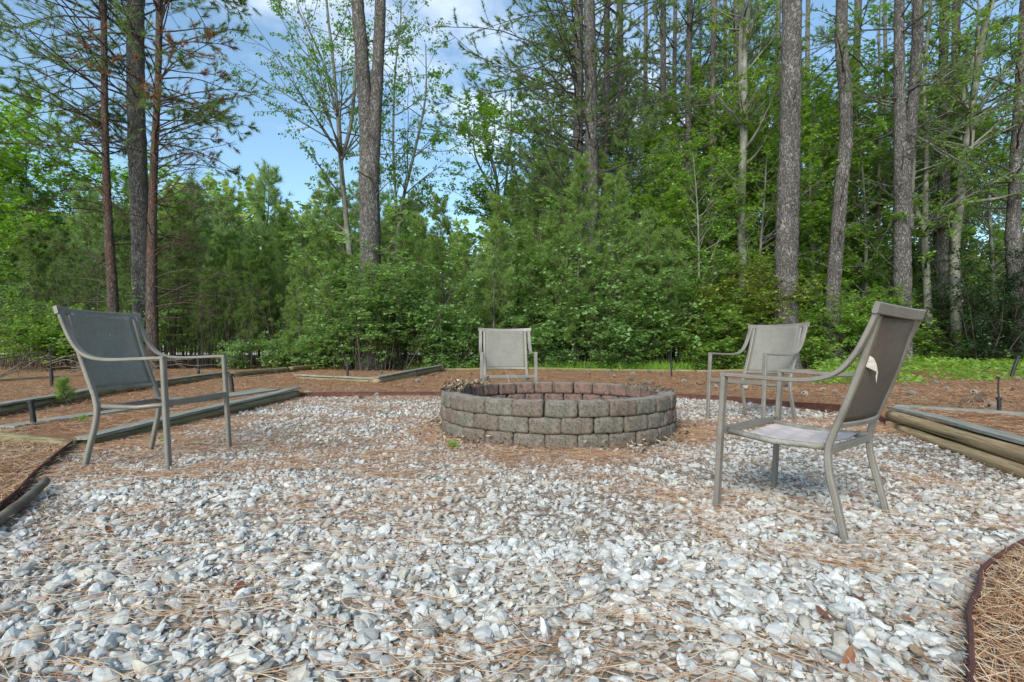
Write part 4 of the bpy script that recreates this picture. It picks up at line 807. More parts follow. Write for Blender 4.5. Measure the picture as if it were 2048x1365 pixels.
def tall_pine(seed, H=18, R=.14, zc=5.0, L0=2.6, step=.40, per=5, k=10, sparse=1.0, nw=.02, trunkmat='bark'):
    rs = rsd(seed); w = G(); c = G(); n = 26; t = np.linspace(0, 1, n); tr = np.stack([.22 * np.sin(t * 3 + seed), .2 * np.sin(t * 2.3 + seed * 2), t * (H + .3)], -1); tr[:, :2] -= tr[0, :2]; tr[:, 2] -= .3; tubes(w, tr, R * (1 - .78 * t), 10, .5, rough=.05, rs=rs)
    at = lambda h: np.stack([np.interp(h, tr[:, 2], tr[:, 0]), np.interp(h, tr[:, 2], tr[:, 1]), h], -1)
    h = rs.uniform(2.5, zc + 2.5, 16); N = len(h); Pt, D = curves(rs, at(h), np.stack([np.cos(q := rs.uniform(0, 6.28, N)), np.sin(q), rs.normal(.1, .2, N)], -1), rs.uniform(.4, 1.9, N), 5, .03, .14); tubes(w, Pt, taper(N, 5, .018, .3), 4, .5)
    zs = np.arange(zc, H - .2, step); h = np.repeat(zs, per) + rs.uniform(-.15, .15, len(zs) * per); N = len(h); f = (h - zc) / (H - zc)
    L = L0 * (.45 + .9 * np.sin(np.clip(f * .85 + .15, 0, 1) * math.pi) ** .7) * rs.uniform(.5, 1.15, N)
    pine_limbs(rs, w, c, at(h), rs.uniform(0, 6.28, N), rs.normal(.15 + .5 * f, .25), L, .028 * (1.1 - f * .6), 6, .04, 7, .36, 4, k, .21, nw, .08, .85, .3, .25, dens=sparse)
    return w.mesh('trunk', [MAT[trunkmat]], True), c.mesh('crown', [MAT['needle']])
def broadleaf(seed, H=7, R=.06, z0=1.2, nb=26, L0=1.8, leafsize=.09, nleaf=9, mat='leaf', lift=.04, el=.7, sub=7, barkm='bark_smooth', spread_t=.1, flat=.35, stems=1, wid=.7, five=True, tintb=(2, 2.2), droop=.2, cluster=.12, topheavy=False, path=None):
    rs = rsd(seed); w = G(); c = G()
    for s in range(stems):
        n = 16; t = np.linspace(0, 1, n)
        if path is not None: tr = smoothpts(np.array(path[s][0]), n); rad = np.interp(t, np.linspace(0, 1, len(path[s][1])), path[s][1]) * .9; Hs = tr[-1, 2]
        else:
            a = rs.uniform(0, 6.28); ln = .18 * H * (s > 0) + .04 * H; tr = np.stack([ln * math.cos(a) * t ** 1.3 + .06 * np.sin(t * 5 + seed) * H * .2, ln * math.sin(a) * t ** 1.3 + .05 * np.sin(t * 4 + s) * H * .2, t * H * (1 - .12 * s)], -1); tr -= tr[0]; tr[0, 2] = -.1; rad = R * (1 - .85 * t) * (1 if s == 0 else .75); Hs = tr[-1, 2]
        tubes(w, tr, rad, 8, .5, rough=.04, rs=rs)
        m_ = nb // stems; h = z0 + (Hs - z0) * (rs.beta(1.5, 1.1, m_) if topheavy else rs.uniform(0, 1, m_)); h = np.maximum(h, tr[0, 2] + .1)
        tp = np.interp(h, tr[:, 2], t); heads = np.stack([np.interp(tp, t, tr[:, i]) for i in range(3)], -1); f = np.clip((h - z0) / max(Hs - z0, .1), 0, 1)
        L = L0 * (.45 + .75 * np.sin((.12 + .8 * f) * math.pi)) * rs.uniform(.55, 1.2, m_); az = rs.uniform(0, 6.28, m_); e = rs.normal(el, .2, m_); d = np.stack([np.cos(az) * np.cos(e), np.sin(az) * np.cos(e), np.sin(e)], -1)
        rr = np.interp(tp, t, rad) * .45; P1, D1 = curves(rs, heads, d, L, 7, lift, .09); tubes(w, P1, taper(m_, 7, rr, .2), 5, .5)
        p, d2, tt = spawn(rs, P1, D1, sub, .25, 1, .7, .5); l2 = np.repeat(L, sub) * .42 * (1.3 - tt) * rs.uniform(.5, 1.2, len(p)); P2, D2 = curves(rs, p, d2, l2, 4, .02, .14); tubes(w, P2, taper(len(p), 4, np.repeat(rr, sub) * .4, .3), 3, .5)
        q, dq = along_c(P2, D2, rs.uniform(.15, 1, (len(P2), nleaf))); q = q + rs.normal(0, cluster * .5, q.shape) * [1, 1, .6]
        leaves(c, rs, q, leafsize, droop, wid, 0, tintb, dq, flat, .12, five)
    return w.mesh('trunk', [MAT[barkm]], True), c.mesh('crown', [MAT[mat]])
def shrub(seed, H=2.6, W=1.3, stems=9, leafsize=.10, n=4300, mat='leaf_pale', layers=True, five=True, tintb=(2, 2.2), low=.28):
    rs = rsd(seed); w = G(); c = G(); a = rs.uniform(0, 6.28, stems); r = rs.uniform(0, .3, stems) * W; base = np.stack([r * np.cos(a), r * np.sin(a), 0 * a - .1], -1); d = np.stack([np.cos(a) * .35, np.sin(a) * .35, 1 + 0 * a], -1)
    P1, D1 = curves(rs, base, d, H * rs.uniform(.6, 1.08, stems), 9, .02, .10); tubes(w, P1, taper(stems, 9, .016, .3), 5, .5)
    p, d2, tt = spawn(rs, P1, D1, 16, low, 1, 1.15, .3); l2 = W * rs.uniform(.25, .75, len(p)) * (1.25 - .6 * tt); P2, D2 = curves(rs, p, d2, l2, 5, .02, .12); tubes(w, P2, taper(len(p), 5, .006, .4), 3, .5)
    m_ = max(3, n // len(P2)); q, dq = along_c(P2, D2, rs.uniform(.15, 1, (len(P2), m_))); q = q + rs.normal(0, .05, q.shape) * [1, 1, .5]
    leaves(c, rs, q, leafsize, .18, .75, 0, tintb, dq, .3, .1, five)
    return w.mesh('stems', [MAT['twig']], True), c.mesh('foliage', [MAT[mat]])
def tree(name, meshes, loc, label, cat, group=None, rz=0., scale=1.0, parts=('trunk', 'crown')):
    e = empty(name, loc, label, cat, group, rz, 1.0); e.scale = (scale,) * 3 if not hasattr(scale, '__len__') else scale
    for m_, pn in zip(meshes, parts): inst(pn, m_, e)
    return e
def gx(u, Y): x = (u - 1024) / F * Y; return (x, Y, float(ground_h(x, Y)))
# ---------------------------------------------------------------- individually placed trunks
def trunk_from_pixels(g, pts, Y, sides=14, rough=.045, seed=1, extra=8.0, base_u=None):
    """pts [(u, v, width px)] top to bottom order free; returns local polyline and radii, base point"""
    pts = sorted(pts, key=lambda q: -q[1]); X = [((u - 1024) / F * Y) for u, v, w in pts]; Z = [EYE - (v - HZ) / F * Y for u, v, w in pts]; R = [w / 2 / F * Y for u, v, w in pts]
    bx = X[0] if base_u is None else (base_u - 1024) / F * Y; b = np.array([bx, Y, float(ground_h(bx, Y))])
    ctrl = [(0, 0, -.25)] + [(x - b[0], 0, z - b[2]) for x, z in zip(X, Z)]; rad = [R[0] * 1.12] + R
    dx = (ctrl[-1][0] - ctrl[-2][0]) / max(ctrl[-1][2] - ctrl[-2][2], .1); ctrl.append((ctrl[-1][0] + dx * extra * .6, .3, ctrl[-1][2] + extra)); rad.append(R[-1] * .45)
    ctrl = np.array(ctrl); z = np.arange(ctrl[0, 2], ctrl[-1, 2], .16); rs = rsd(seed)
    x = np.interp(z, ctrl[:, 2], ctrl[:, 0]); ker = np.ones(9) / 9; xp = np.pad(x, 4, mode='edge'); x = np.convolve(xp, ker, 'valid'); yv = .05 * np.sin(z * .5 + seed) - .05 * math.sin(seed + 0.) ; r = np.interp(z, ctrl[:, 2], rad)
    flare = 1 + .28 * np.exp(-np.maximum(z, 0) / .35); p = np.stack([x, yv, z], -1); tubes(g, p, r * flare * (1 + .02 * rs.normal(0, 1, len(z))), sides, .5, rough=rough, rs=rs)
    return b, p, r
def at_z(p, h): return np.stack([np.interp(h, p[:, 2], p[:, i]) for i in range(3)], -1)
def zpix(v, Y): return EYE - (v - HZ) / F * Y
def big_pine(label, pts, Y, seed, barkm='bark', live=(7, 13, 40, 2.6), dead=(3, 7, 14, 1.2), bias=None, k=9, group='tall pine trunks at the edge of the yard', nw=.016, sides=14, dead_tw=6, tuft=4, dcurve=.03, fd=0., cat='pine tree', second=None, base_u=None, dR=.02, lR=.035, llift=.03, lel=.15, dz=.15):
    w = G(); c = G(); rs = rsd(seed); b, p, r = trunk_from_pixels(w, pts, Y, sides, seed=seed, base_u=base_u)
    if second:
        x2 = [((u - 1024) / F * Y) - b[0] for u, v, _ in second]; z2 = [zpix(v, Y) - b[2] for u, v, _ in second]; r2 = [q[2] / 2 / F * Y for q in second]
        pc = smoothpts(np.stack([x2 + [x2[-1] + (x2[-1] - x2[-2]) * .8], [0.03] * (len(x2) + 1), z2 + [z2[-1] + 7]], -1), 60); tubes(w, pc, np.interp(np.linspace(0, 1, 60), np.linspace(0, 1, len(r2) + 1), r2 + [r2[-1] * .5]), sides, .5, rough=.045, rs=rs)
    if dead:
        N = dead[2]; h = rs.uniform(dead[0], dead[1], N); az = rs.uniform(0, 6.28, N) if bias is None else rs.normal(bias, .9, N); d = np.stack([np.cos(az), np.sin(az), rs.normal(dz, .25, N)], -1)
        P1, D1 = curves(rs, at_z(p, h), d, dead[3] * rs.uniform(.3, 1.15, N), 8, dcurve, .11); tubes(w, P1, taper(N, 8, dR, .25), 5, .5)
        if dead_tw:
            q, dq, t = spawn(rs, P1, D1, dead_tw, .3, 1, .8, .7); l2 = dead[3] * .38 * (1.2 - t) * rs.uniform(.4, 1.2, len(q)); P2, D2 = curves(rs, q, dq, l2, 5, .02, .15); tubes(w, P2, taper(len(q), 5, dR * .32, .35), 3, .5)
            q, dq, t = spawn(rs, P2, D2, 4, .3, 1, .8, .8); P3, D3 = curves(rs, q, dq, dead[3] * .11 * rs.uniform(.4, 1.3, len(q)), 3, 0, .15); tubes(w, P3, taper(len(q), 3, dR * .13, .5), 3, .5)
    if live:
        N = live[2]; h = rs.uniform(live[0], live[1], N); az = rs.uniform(0, 6.28, N) if bias is None else rs.normal(bias, 1.0, N)
        pine_limbs(rs, w, c, at_z(p, h), az, rs.normal(lel, .22, N), live[3] * rs.uniform(.5, 1.15, N), lR, 8, llift, 9, .34, tuft, k, .19, nw, .07, .85, .3, .3, matd=True if fd else None, fdead=fd)
    e = empty('pine_tree', b, label, cat, group); w.build('trunk', MAT[barkm], e, True)
    if live: c.build('crown', [MAT['needle'], MAT['needle_dead']], e)
    return e
big_pine('thick grey pine, middle and widest of the three trunks at the left', [(287, 600, 40), (283, 480, 35), (278, 330, 32), (274, 150, 30), (272, 0, 31)], 16.6, 101, live=(7.0, 14, 34, 4.0), dead=(1.5, 9, 10, 1.2), bias=math.pi, dead_tw=5)
big_pine('slender reddish pine, leftmost of the three left trunks, with drooping limbs', [(228, 610, 20), (222, 480, 16), (217, 330, 13), (213, 180, 12), (208, 0, 11)], 15.6, 102, 'bark_red', live=(6.2, 13, 72, 4.2), dead=(1.2, 8.5, 30, 2.6), bias=2.9, sides=9, dcurve=-.09, dz=.5, lR=.026, k=13, tuft=6, nw=.012, lel=.4, llift=-.07)
big_pine('slender reddish pine, rightmost of the three trunks at the left, with many dead arching branches', [(306, 620, 21), (308, 480, 17), (311, 330, 14), (316, 180, 12), (318, 0, 12)], 15.4, 103, 'bark_red', live=(6.0, 13, 66, 3.8), dead=(1.5, 7.5, 44, 2.9), bias=.2, sides=9, dead_tw=9, fd=.25, dcurve=-.08, dz=.5, dR=.019, lR=.024, k=13, tuft=6, nw=.012, lel=.45, llift=-.07)
big_pine('forked grey pine in the left centre whose two stems rise side by side', [(741, 640, 46), (741, 470, 40), (738, 380, 39), (732, 250, 28), (722, 100, 26), (714, 0, 25)], 16.2, 104, live=None, dead=(2.5, 11, 12, 1.5), dR=.03, second=[(741, 400, 30), (747, 300, 25), (752, 200, 24), (757, 90, 23), (760, 0, 22)])
big_pine('grey pine, left one of the close pair right of centre, with long limbs reaching left', [(1158, 520, 22), (1157, 300, 20), (1158, 150, 19), (1157, 0, 18)], 19.4, 105, live=(5.4, 14, 66, 5.0), dead=(3.0, 6, 8, 2.2), bias=2.9, sides=12, lR=.032, llift=-.01, tuft=6, k=12, lel=.25)
big_pine('slightly thicker grey pine, right one of the close pair right of centre', [(1180, 520, 30), (1184, 400, 28), (1183, 250, 25), (1181, 120, 24), (1178, 0, 23)], 19.0, 106, live=(5.6, 14, 50, 3.4), dead=(3.2, 10, 10, 2.2), sides=12, dR=.03, bias=None, tuft=6, k=11)
big_pine('thickest grey pine trunk with plated bark, behind the right-hand chairs', [(1571, 700, 46), (1573, 600, 44), (1575, 450, 41), (1578, 300, 39), (1580, 150, 37), (1583, 0, 35)], 15.8, 107, live=(12.5, 17, 12, 2.5), dead=(3, 12, 9, 1.3), sides=22, dead_tw=4)
big_pine('grey pine with a slight bend, just right of the thickest trunk', [(1668, 740, 30), (1664, 600, 26), (1672, 480, 26), (1678, 380, 25), (1690, 270, 24), (1688, 200, 23), (1680, 90, 22), (1684, 0, 21)], 16.6, 108, live=(9, 15, 18, 2.4), dead=(3, 10, 12, 1.6), sides=12)
big_pine('grey pine right of the bent one with a second stem forking off to its right', [(1804, 700, 34), (1802, 560, 31), (1799, 420, 28), (1797, 280, 22), (1798, 140, 19), (1799, 0, 17)], 16.3, 109, live=(6.5, 15, 26, 2.8), dead=(2, 10, 16, 1.8), sides=12, second=[(1818, 460, 20), (1813, 360, 21), (1824, 250, 21), (1834, 120, 20), (1838, 0, 19)])
big_pine('upright grey pine in the right background between the forked pine and the pale mottled tree', [(1888, 640, 24), (1880, 480, 25), (1890, 350, 18), (1888, 180, 16), (1888, 0, 15)], 19.0, 110, live=(5.5, 15, 26, 2.4), dead=(3, 10, 10, 1.6), sides=10)
big_pine('dark curving pine trunk at the right edge of the picture', [(2040, 600, 34), (2028, 480, 26), (2035, 380, 20), (2044, 200, 19), (2052, 0, 18)], 17.0, 111, live=(5, 14, 30, 2.6), dead=(2, 9, 14, 1.8), sides=10)
TH = [  # thin straight pines: u base, u top, Y, width
 (1212, 1214, 21, 14, 'thin straight pine just right of the close pair'), (1240, 1241, 22.5, 14, 'second thin pine right of the close pair'), (1325, 1327, 23, 13, 'slim grey pine right of centre, left of a close trio'), (1345, 1350, 25, 9, 'very thin pine in the middle of the trio right of centre'),
 (1373, 1379, 21.5, 13, 'slim pine with dark side stubs right of centre'), (1423, 1428, 20.5, 12, 'slim pale pine standing in light green saplings right of centre'), (1466, 1473, 23, 12, 'slim pine behind the double pale stem'), (1448, 1452, 27, 8, 'very thin distant pine between two slim pale pines'),
 (1290, 1292, 27, 9, 'very thin distant pine between the second thin pine and the slim grey one'), (1552, 1556, 26, 10, 'thin pine partly hidden just left of the thickest trunk'), (1703, 1714, 24, 14, 'thin straight pine right of the bent trunk'), (1770, 1770, 29, 7, 'very thin distant pine left of the forked right-hand pine'), (1910, 1912, 20.5, 15, 'straight pine close behind the pale mottled tree'), (1612, 1618, 28, 9, 'thin distant pine between the thickest and the bent trunk')]
for i, (ub, ut, Y, wd, lab) in enumerate(TH):
    big_pine(lab, [(ub, 560, wd * 1.05), ((ub + ut) / 2, 300, wd), (ut, 0, wd * .9)], Y, 130 + i, 'bark_thin' if wd < 12.5 else 'bark', live=(5.2, 17, 36, 2.9), dead=(2.6, 8, 8, 1.3), sides=8, group='slim pines in the right background', k=7, nw=.022, dead_tw=2, dR=.014)
# pale double stem
def custom_tree(name, label, cat, stems, Y, seed, barkm, leafm, nb, L0, ls, nleaf, z0, group=None, el=.7, sub=7, tintb=(2, 2), wid=.6, droop=.4, lift=.03, five=False, flat=.6, cluster=.12):
    ub, vb = stems[0][0][0], stems[0][0][1]; bx = (ub - 1024) / F * Y; b = np.array([bx, Y, float(ground_h(bx, Y))]); path = []
    for st in stems:
        c = [((u - 1024) / F * Y - b[0], .15 * (i % 2), zpix(v, Y) - b[2]) for i, (u, v, w_) in enumerate(st)]; r = [w_ / 2 / F * Y for _, _, w_ in st]
        if st is stems[0]: c = [(0, 0, -.2)] + c; r = [r[0] * 1.1] + r
        c.append((c[-1][0] * 1.02, 0, c[-1][2] + 2.0)); r.append(r[-1] * .4); path.append((c, r))
    ms = broadleaf(seed, 10, .05, z0, nb, L0, ls, nleaf, leafm, lift, el, sub, barkm, stems=len(stems), path=path, wid=wid, five=five, tintb=tintb, droop=droop, flat=flat, cluster=cluster)
    return tree(name, ms, b, label, cat, group)
custom_tree('birch_tree', 'sparse pale-stemmed tree with small hanging yellow green leaves, left of the forked pine', 'tree', [[(702, 560, 14), (690, 440, 12), (682, 330, 10), (672, 220, 8), (664, 100, 6), (650, 0, 5)], [(683, 320, 9), (700, 240, 8), (712, 130, 7), (722, 0, 5)], [(672, 230, 6), (650, 140, 5), (618, 60, 4), (590, 0, 3)]], 18.2, 201, 'bark_smooth', 'leaf_bright', 54, 3.4, .11, 16, 3.4, el=.55, tintb=(1.6, 3), droop=1.2, flat=1.0, sub=10)
custom_tree('broadleaf_tree', 'sparse tree with hanging leaves behind the forked pine, its limbs spreading right', 'tree', [[(792, 540, 9), (800, 420, 8), (830, 300, 6), (850, 190, 4)], [(795, 440, 6), (785, 300, 5), (790, 150, 4), (800, 30, 3)]], 20, 202, 'bark_smooth', 'leaf_bright', 44, 2.8, .13, 13, 4.0, el=.4, tintb=(1.6, 3), droop=1.1, flat=1.0, sub=8)
custom_tree('broadleaf_tree', 'bright green multi-stemmed tree in the gap right of the forked pine', 'tree', [[(1010, 520, 9), (1000, 420, 8), (990, 340, 6), (970, 270, 4)], [(1003, 450, 6), (985, 380, 5), (950, 310, 4)], [(1002, 440, 6), (1012, 360, 5), (1022, 270, 4)]], 23, 203, 'bark_smooth', 'leaf_bright', 80, 2.8, .17, 16, 3.2, el=.4, tintb=(2, 2.6), droop=.3, flat=.4, sub=8)
custom_tree('birch_tree', 'pale double-stemmed tree left of the thickest trunk', 'tree', [[(1486, 560, 19), (1486, 400, 18), (1488, 250, 16), (1492, 120, 14), (1498, 0, 10)], [(1487, 260, 10), (1484, 150, 10), (1484, 0, 9)]], 18.5, 204, 'bark_smooth', 'leaf', 40, 2.2, .15, 11, 4.5, five=True, droop=.2, flat=.3)
custom_tree('broadleaf_tree', 'leaning pale mottled tree near the right edge that forks to both sides', 'tree', [[(1912, 640, 22), (1916, 500, 20), (1922, 380, 18), (1940, 290, 15), (1952, 160, 13), (1978, 40, 11), (1985, 0, 10)], [(1940, 300, 11), (1960, 230, 8), (1990, 170, 7), (2040, 110, 5)], [(1944, 240, 9), (1935, 180, 7), (1955, 90, 6)]], 17.4, 205, 'bark_smooth', 'leaf', 56, 2.8, .13, 11, 3.0, droop=.4, flat=.6, el=.3)
custom_tree('broadleaf_tree', 'thin grey tree between the forked right-hand pine and the pale mottled one', 'tree', [[(1857, 640, 17), (1856, 480, 14), (1853, 300, 9), (1855, 150, 7), (1862, 0, 6)], [(1852, 470, 11), (1832, 390, 10), (1828, 300, 8), (1830, 150, 6)]], 18, 206, 'bark_smooth', 'leaf', 44, 2.4, .13, 12, 3.2, droop=.4, flat=.6, el=.3)
custom_tree('broadleaf_tree', 'dark thin trunk behind the pale mottled tree, leafy from low down', 'tree', [[(1765, 640, 10), (1762, 450, 8), (1760, 250, 6), (1764, 60, 4)]], 20, 207, 'bark_smooth', 'leaf_bright', 50, 2.8, .14, 13, 3.0, droop=.2, flat=.4, el=.3, tintb=(2, 3))
# ---------------------------------------------------------------- prototypes for the thickets
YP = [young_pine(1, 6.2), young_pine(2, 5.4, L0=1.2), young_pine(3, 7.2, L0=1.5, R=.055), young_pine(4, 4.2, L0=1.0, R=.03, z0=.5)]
YF = [young_pine(5, 6.4, mat='needle_sunlit', z0=1.0), young_pine(6, 5.6, L0=1.3, mat='needle_sunlit', z0=1.0)]
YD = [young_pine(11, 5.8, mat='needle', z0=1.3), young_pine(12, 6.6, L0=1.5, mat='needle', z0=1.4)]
TP = [tall_pine(21, 17, .13, 5.5), tall_pine(22, 19, .15, 7.0, 2.9), tall_pine(23, 15, .11, 4.0, 2.3)]
BL = [broadleaf(31, 5.5, .05, .9, 40, 1.7, .14, 14, 'leaf', sub=8), broadleaf(32, 7.5, .07, 1.5, 48, 2.2, .14, 15, 'leaf', sub=8), broadleaf(33, 6.0, .05, 1.0, 42, 2.0, .15, 14, 'leaf_bright', sub=8), broadleaf(34, 4.5, .04, .6, 34, 1.5, .14, 13, 'leaf_yellow', sub=8)]
SH = [shrub(41, 2.6, 1.5), shrub(42, 1.9, 1.3), shrub(43, 3.4, 1.7, 11), shrub(44, 1.1, .9, 8, .09, 2600, low=.05)]
SG = [shrub(45, 2.2, 1.5, mat='leaf'), shrub(46, 1.3, 1.1, 9, .09, 3000, mat='leaf', low=.05), shrub(47, 2.6, 1.6, mat='leaf_yellow', leafsize=.09)]
HO = shrub(48, 3.6, 1.7, 16, .07, 13000, mat='leaf_holly', five=False, low=.05)
used = {}
rsv = rsd(99)
def put(name, ms, u, Y, label, cat, group, sc_=1.0, parts=('trunk', 'crown'), rz=None):
    key = id(ms); loc = gx(u, Y); rz = rsv.uniform(0, 6.28) if rz is None else rz; s = (sc_ * rsv.uniform(.94, 1.06), sc_ * rsv.uniform(.94, 1.06), sc_ * rsv.uniform(.92, 1.08))
    if key not in used: used[key] = tree(name, ms, loc, label, cat, group, rz, s, parts); return used[key]
    return copy_tree(used[key], loc, rz, s, label, cat, group)
# green thicket of young pines, left and left centre
gy = 'young pines in the thicket'
ORD = ['first', 'second', 'third', 'fourth', 'fifth', 'sixth', 'seventh', 'eighth', 'ninth', 'tenth', 'eleventh', 'twelfth', 'thirteenth', 'fourteenth', 'fifteenth', 'sixteenth', 'seventeenth', 'eighteenth', 'nineteenth', 'twentieth']
def row(u0, u1, step, Y0, Y1, s0, s1, protos, fmt, dip=False):
    us = [u + rsv.uniform(-10, 10) for u in np.arange(u0, u1, step)]
    for i, u in enumerate(us):
        s = rsv.uniform(s0, s1) * (.8 if dip and 880 < u < 1000 else 1); put('young_pine', protos[rsv.randint(len(protos))], u, rsv.uniform(Y0, Y1), fmt % ORD[i], 'young pine', gy, s)
row(345, 760, 27, 17.6, 19.2, .58, .82, YP, '%s from the left in the front row of young pines left of the forked pine')
row(335, 770, 27, 20.0, 23.5, .80, 1.02, YP[:3], '%s from the left in the middle row of young pines left of the forked pine')
row(340, 880, 30, 26, 32, 1.35, 1.8, YF, '%s from the left in the rear row of young pines behind the forked pine')
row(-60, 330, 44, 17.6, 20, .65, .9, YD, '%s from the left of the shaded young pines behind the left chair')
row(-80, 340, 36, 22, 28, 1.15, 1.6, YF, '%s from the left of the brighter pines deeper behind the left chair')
row(600, 860, 34, 15.7, 16.7, .60, .80, YP, '%s from the left of the short young pines around the foot of the forked pine')
row(960, 1345, 38, 16.0, 17.2, .62, .9, YP, '%s from the left of the young pines mixed into the pale shrub mass')
row(790, 1130, 26, 18, 22, .75, .98, YP, '%s from the left of the young pines between forked pine and close pair')
row(800, 1150, 34, 25, 30, .75, 1.05, YF, '%s from the left in the rear row of small pines beneath the sky gap', True)
row(1090, 1460, 34, 18.4, 22, .85, 1.15, YP[:3], '%s from the left of the young pines behind the shrubs right of centre')
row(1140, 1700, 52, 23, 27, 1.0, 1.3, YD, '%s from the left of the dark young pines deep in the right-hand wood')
# tall pines filling the wood at right
TPU = (1130, 1195, 1262, 1310, 1400, 1440, 1510, 1530, 1590, 1640, 1225, 1345, 1480, 1740, 1830, 1935, 2010, 2090, 1090)
for u, Y, k in ((1130, 27, 0), (1195, 30, 1), (1262, 26, 2), (1310, 31, 0), (1400, 27, 1), (1440, 33, 2), (1510, 25, 0), (1530, 31, 1), (1590, 29, 2), (1640, 34, 0), (1225, 36, 1), (1345, 37, 2), (1480, 38, 1), (1740, 31, 2), (1830, 34, 0), (1935, 30, 1), (2010, 33, 2), (2090, 26, 0), (1090, 36, 2)):
    u_ = sorted(q for q in TPU if (q < 1660) == (u < 1660)).index(u)
    put('pine_tree', TP[k], u, Y, ('%s from the left of the tall background pines in the wood right of centre' if u < 1660 else '%s from the left of the background pines against the sky at the right') % ORD[u_], 'pine tree', 'tall pines deeper in the wood', rsv.uniform(.9, 1.1))
for u, Y, k in ((-60, 24, 2), (40, 30, 2)):
    put('pine_tree', TP[k], u, Y, 'tall pine behind the thicket, cut by the left edge' if u < 0 else 'tall pine rising behind the thicket near the left edge', 'pine tree', 'tall pines deeper in the wood', rsv.uniform(.62, .75))
# broadleaf trees
gb = 'leafy trees among the pines'
for u, Y, k, s, lab in ((30, 24, 2, 1.8, 'bright green leafy tree at the left edge behind the pines'), (130, 27, 2, 1.7, 'sunlit leafy tree seen between the left edge and the three trunks'), (-50, 21, 2, 1.6, 'bright green leafy tree cut by the left edge'), (60, 19, 0, .95, 'green leafy sapling low at the left edge'), (250, 25, 2, 1.45, 'bright leafy tree behind the three left trunks'), (420, 33, 2, 1.75, 'yellow green tree above the young pines right of the three left trunks'),
    (640, 34, 3, 2.0, 'yellowing tree above the thicket left of the forked pine'), (800, 32, 3, 2.0, 'yellowing tree above the thicket right of the forked pine'), (905, 30, 2, 1.0, 'small bright green tree low in the gap right of the forked pine'), (960, 27, 2, .85, 'bright green sapling below the multi-stemmed tree in the gap'), (1075, 25, 1, 1.15, 'green leafy tree directly left of the close pine pair'), (1110, 22, 1, .95, 'dark green leafy tree below the long pine limbs'),
    (1270, 19, 0, 1.0, 'green sapling right of the close pine pair'), (1340, 18, 0, 1.05, 'leafy sapling in front of the slim pines right of centre'), (1400, 17.6, 1, .95, 'leafy sapling left of the pale double stem'), (1450, 20, 2, 1.05, 'light green sapling beside the pale double stem'), (1520, 18.5, 1, 1.15, 'tall leafy sapling just left of the thickest trunk'), (1540, 21, 2, 1.15, 'light green leafy tree behind the thickest trunk'),
    (1620, 19, 0, 1.05, 'green sapling between the thickest and the bent trunk'), (1640, 23, 2, 1.2, 'bright leafy tree right of the thickest trunk'), (1720, 20, 0, 1.0, 'green sapling right of the bent trunk'), (1740, 25, 2, 1.0, 'bright leafy tree between the bent trunk and the forked pine'), (1850, 24, 2, 1.0, 'bright leafy tree behind the forked right-hand pine'), (1960, 28, 2, 1.0, 'light green tree low behind the holly bush'), (2050, 26, 2, 1.0, 'light green tree at the right edge'), (1780, 34, 2, 1.0, 'distant light green tree low at the right'),
    (1618, 19.6, 1, 1.4, 'tall leafy tree right behind the gap beside the thickest trunk'), (1735, 19.2, 1, 1.35, 'tall leafy tree between the bent trunk and the forked right-hand pine'), (1290, 22, 1, 1.35, 'tall leafy tree just right of the close pine pair'), (1380, 24, 2, 1.6, 'bright tall leafy tree among the slim pines'), (1570, 24, 1, 1.5, 'tall leafy tree directly behind the thickest trunk'), (1680, 22, 2, 1.55, 'bright tall leafy tree behind the bent trunk'), (1790, 22, 2, 1.5, 'bright tall leafy tree behind the forked right-hand pine'), (1930, 22, 1, 1.4, 'tall leafy tree behind the pale mottled tree'), (1845, 20.8, 1, 1.4, 'tall leafy tree just right of the forked right-hand pine'), (1985, 19.6, 1, 1.35, 'tall leafy tree right of the pale mottled tree'), (1500, 21.0, 1, 1.45, 'tall leafy tree behind the pale double stem'), (1425, 23, 1, 1.5, 'tall leafy tree between the slim pines and the pale double stem')):
    put('broadleaf_tree', BL[k], u, Y, lab, 'tree', gb, s)
# shrubs
gs = 'undergrowth shrubs along the back of the yard'; pp = ('stems', 'foliage')
for i, (u, Y, k, s) in enumerate(sorted(((5, 15.6, 2, .9), (60, 15.2, 0, 1.0), (110, 16, 0, .9), (160, 16.4, 1, 1.0), (215, 15.2, 1, .95), (250, 16.0, 2, .8)))):
    put('leafy_shrub', SG[0] if k == 0 else SH[k], u, Y, '%s from the left of the leafy shrubs behind the left chair' % ORD[i], 'shrub', gs, s, pp)
for i, (u, Y, k, s) in enumerate(sorted(((470, 16.8, 3, .9), (560, 17.0, 3, 1.0), (600, 17.0, 1, .8), (640, 16.6, 1, .9), (690, 16.4, 1, 1.0)))):
    put('leafy_shrub', SH[k], u, Y, '%s from the left of the low shrubs under the pines left of the forked pine' % ORD[i], 'shrub', gs, s, pp)
for i, (u, Y, k, s) in enumerate(sorted(((765, 15.5, 2, 1.45), (728, 15.5, 2, .95), (805, 16.0, 0, 1.2), (850, 16.2, 0, 1.0), (900, 15.9, 3, 1.2), (935, 16.4, 0, 1.0), (700, 15.9, 0, .9)))):
    put('leafy_shrub', SH[k], u, Y, '%s of the leafy shrubs at the foot of the forked pine, counted from the left' % ORD[i], 'shrub', gs, s, pp)
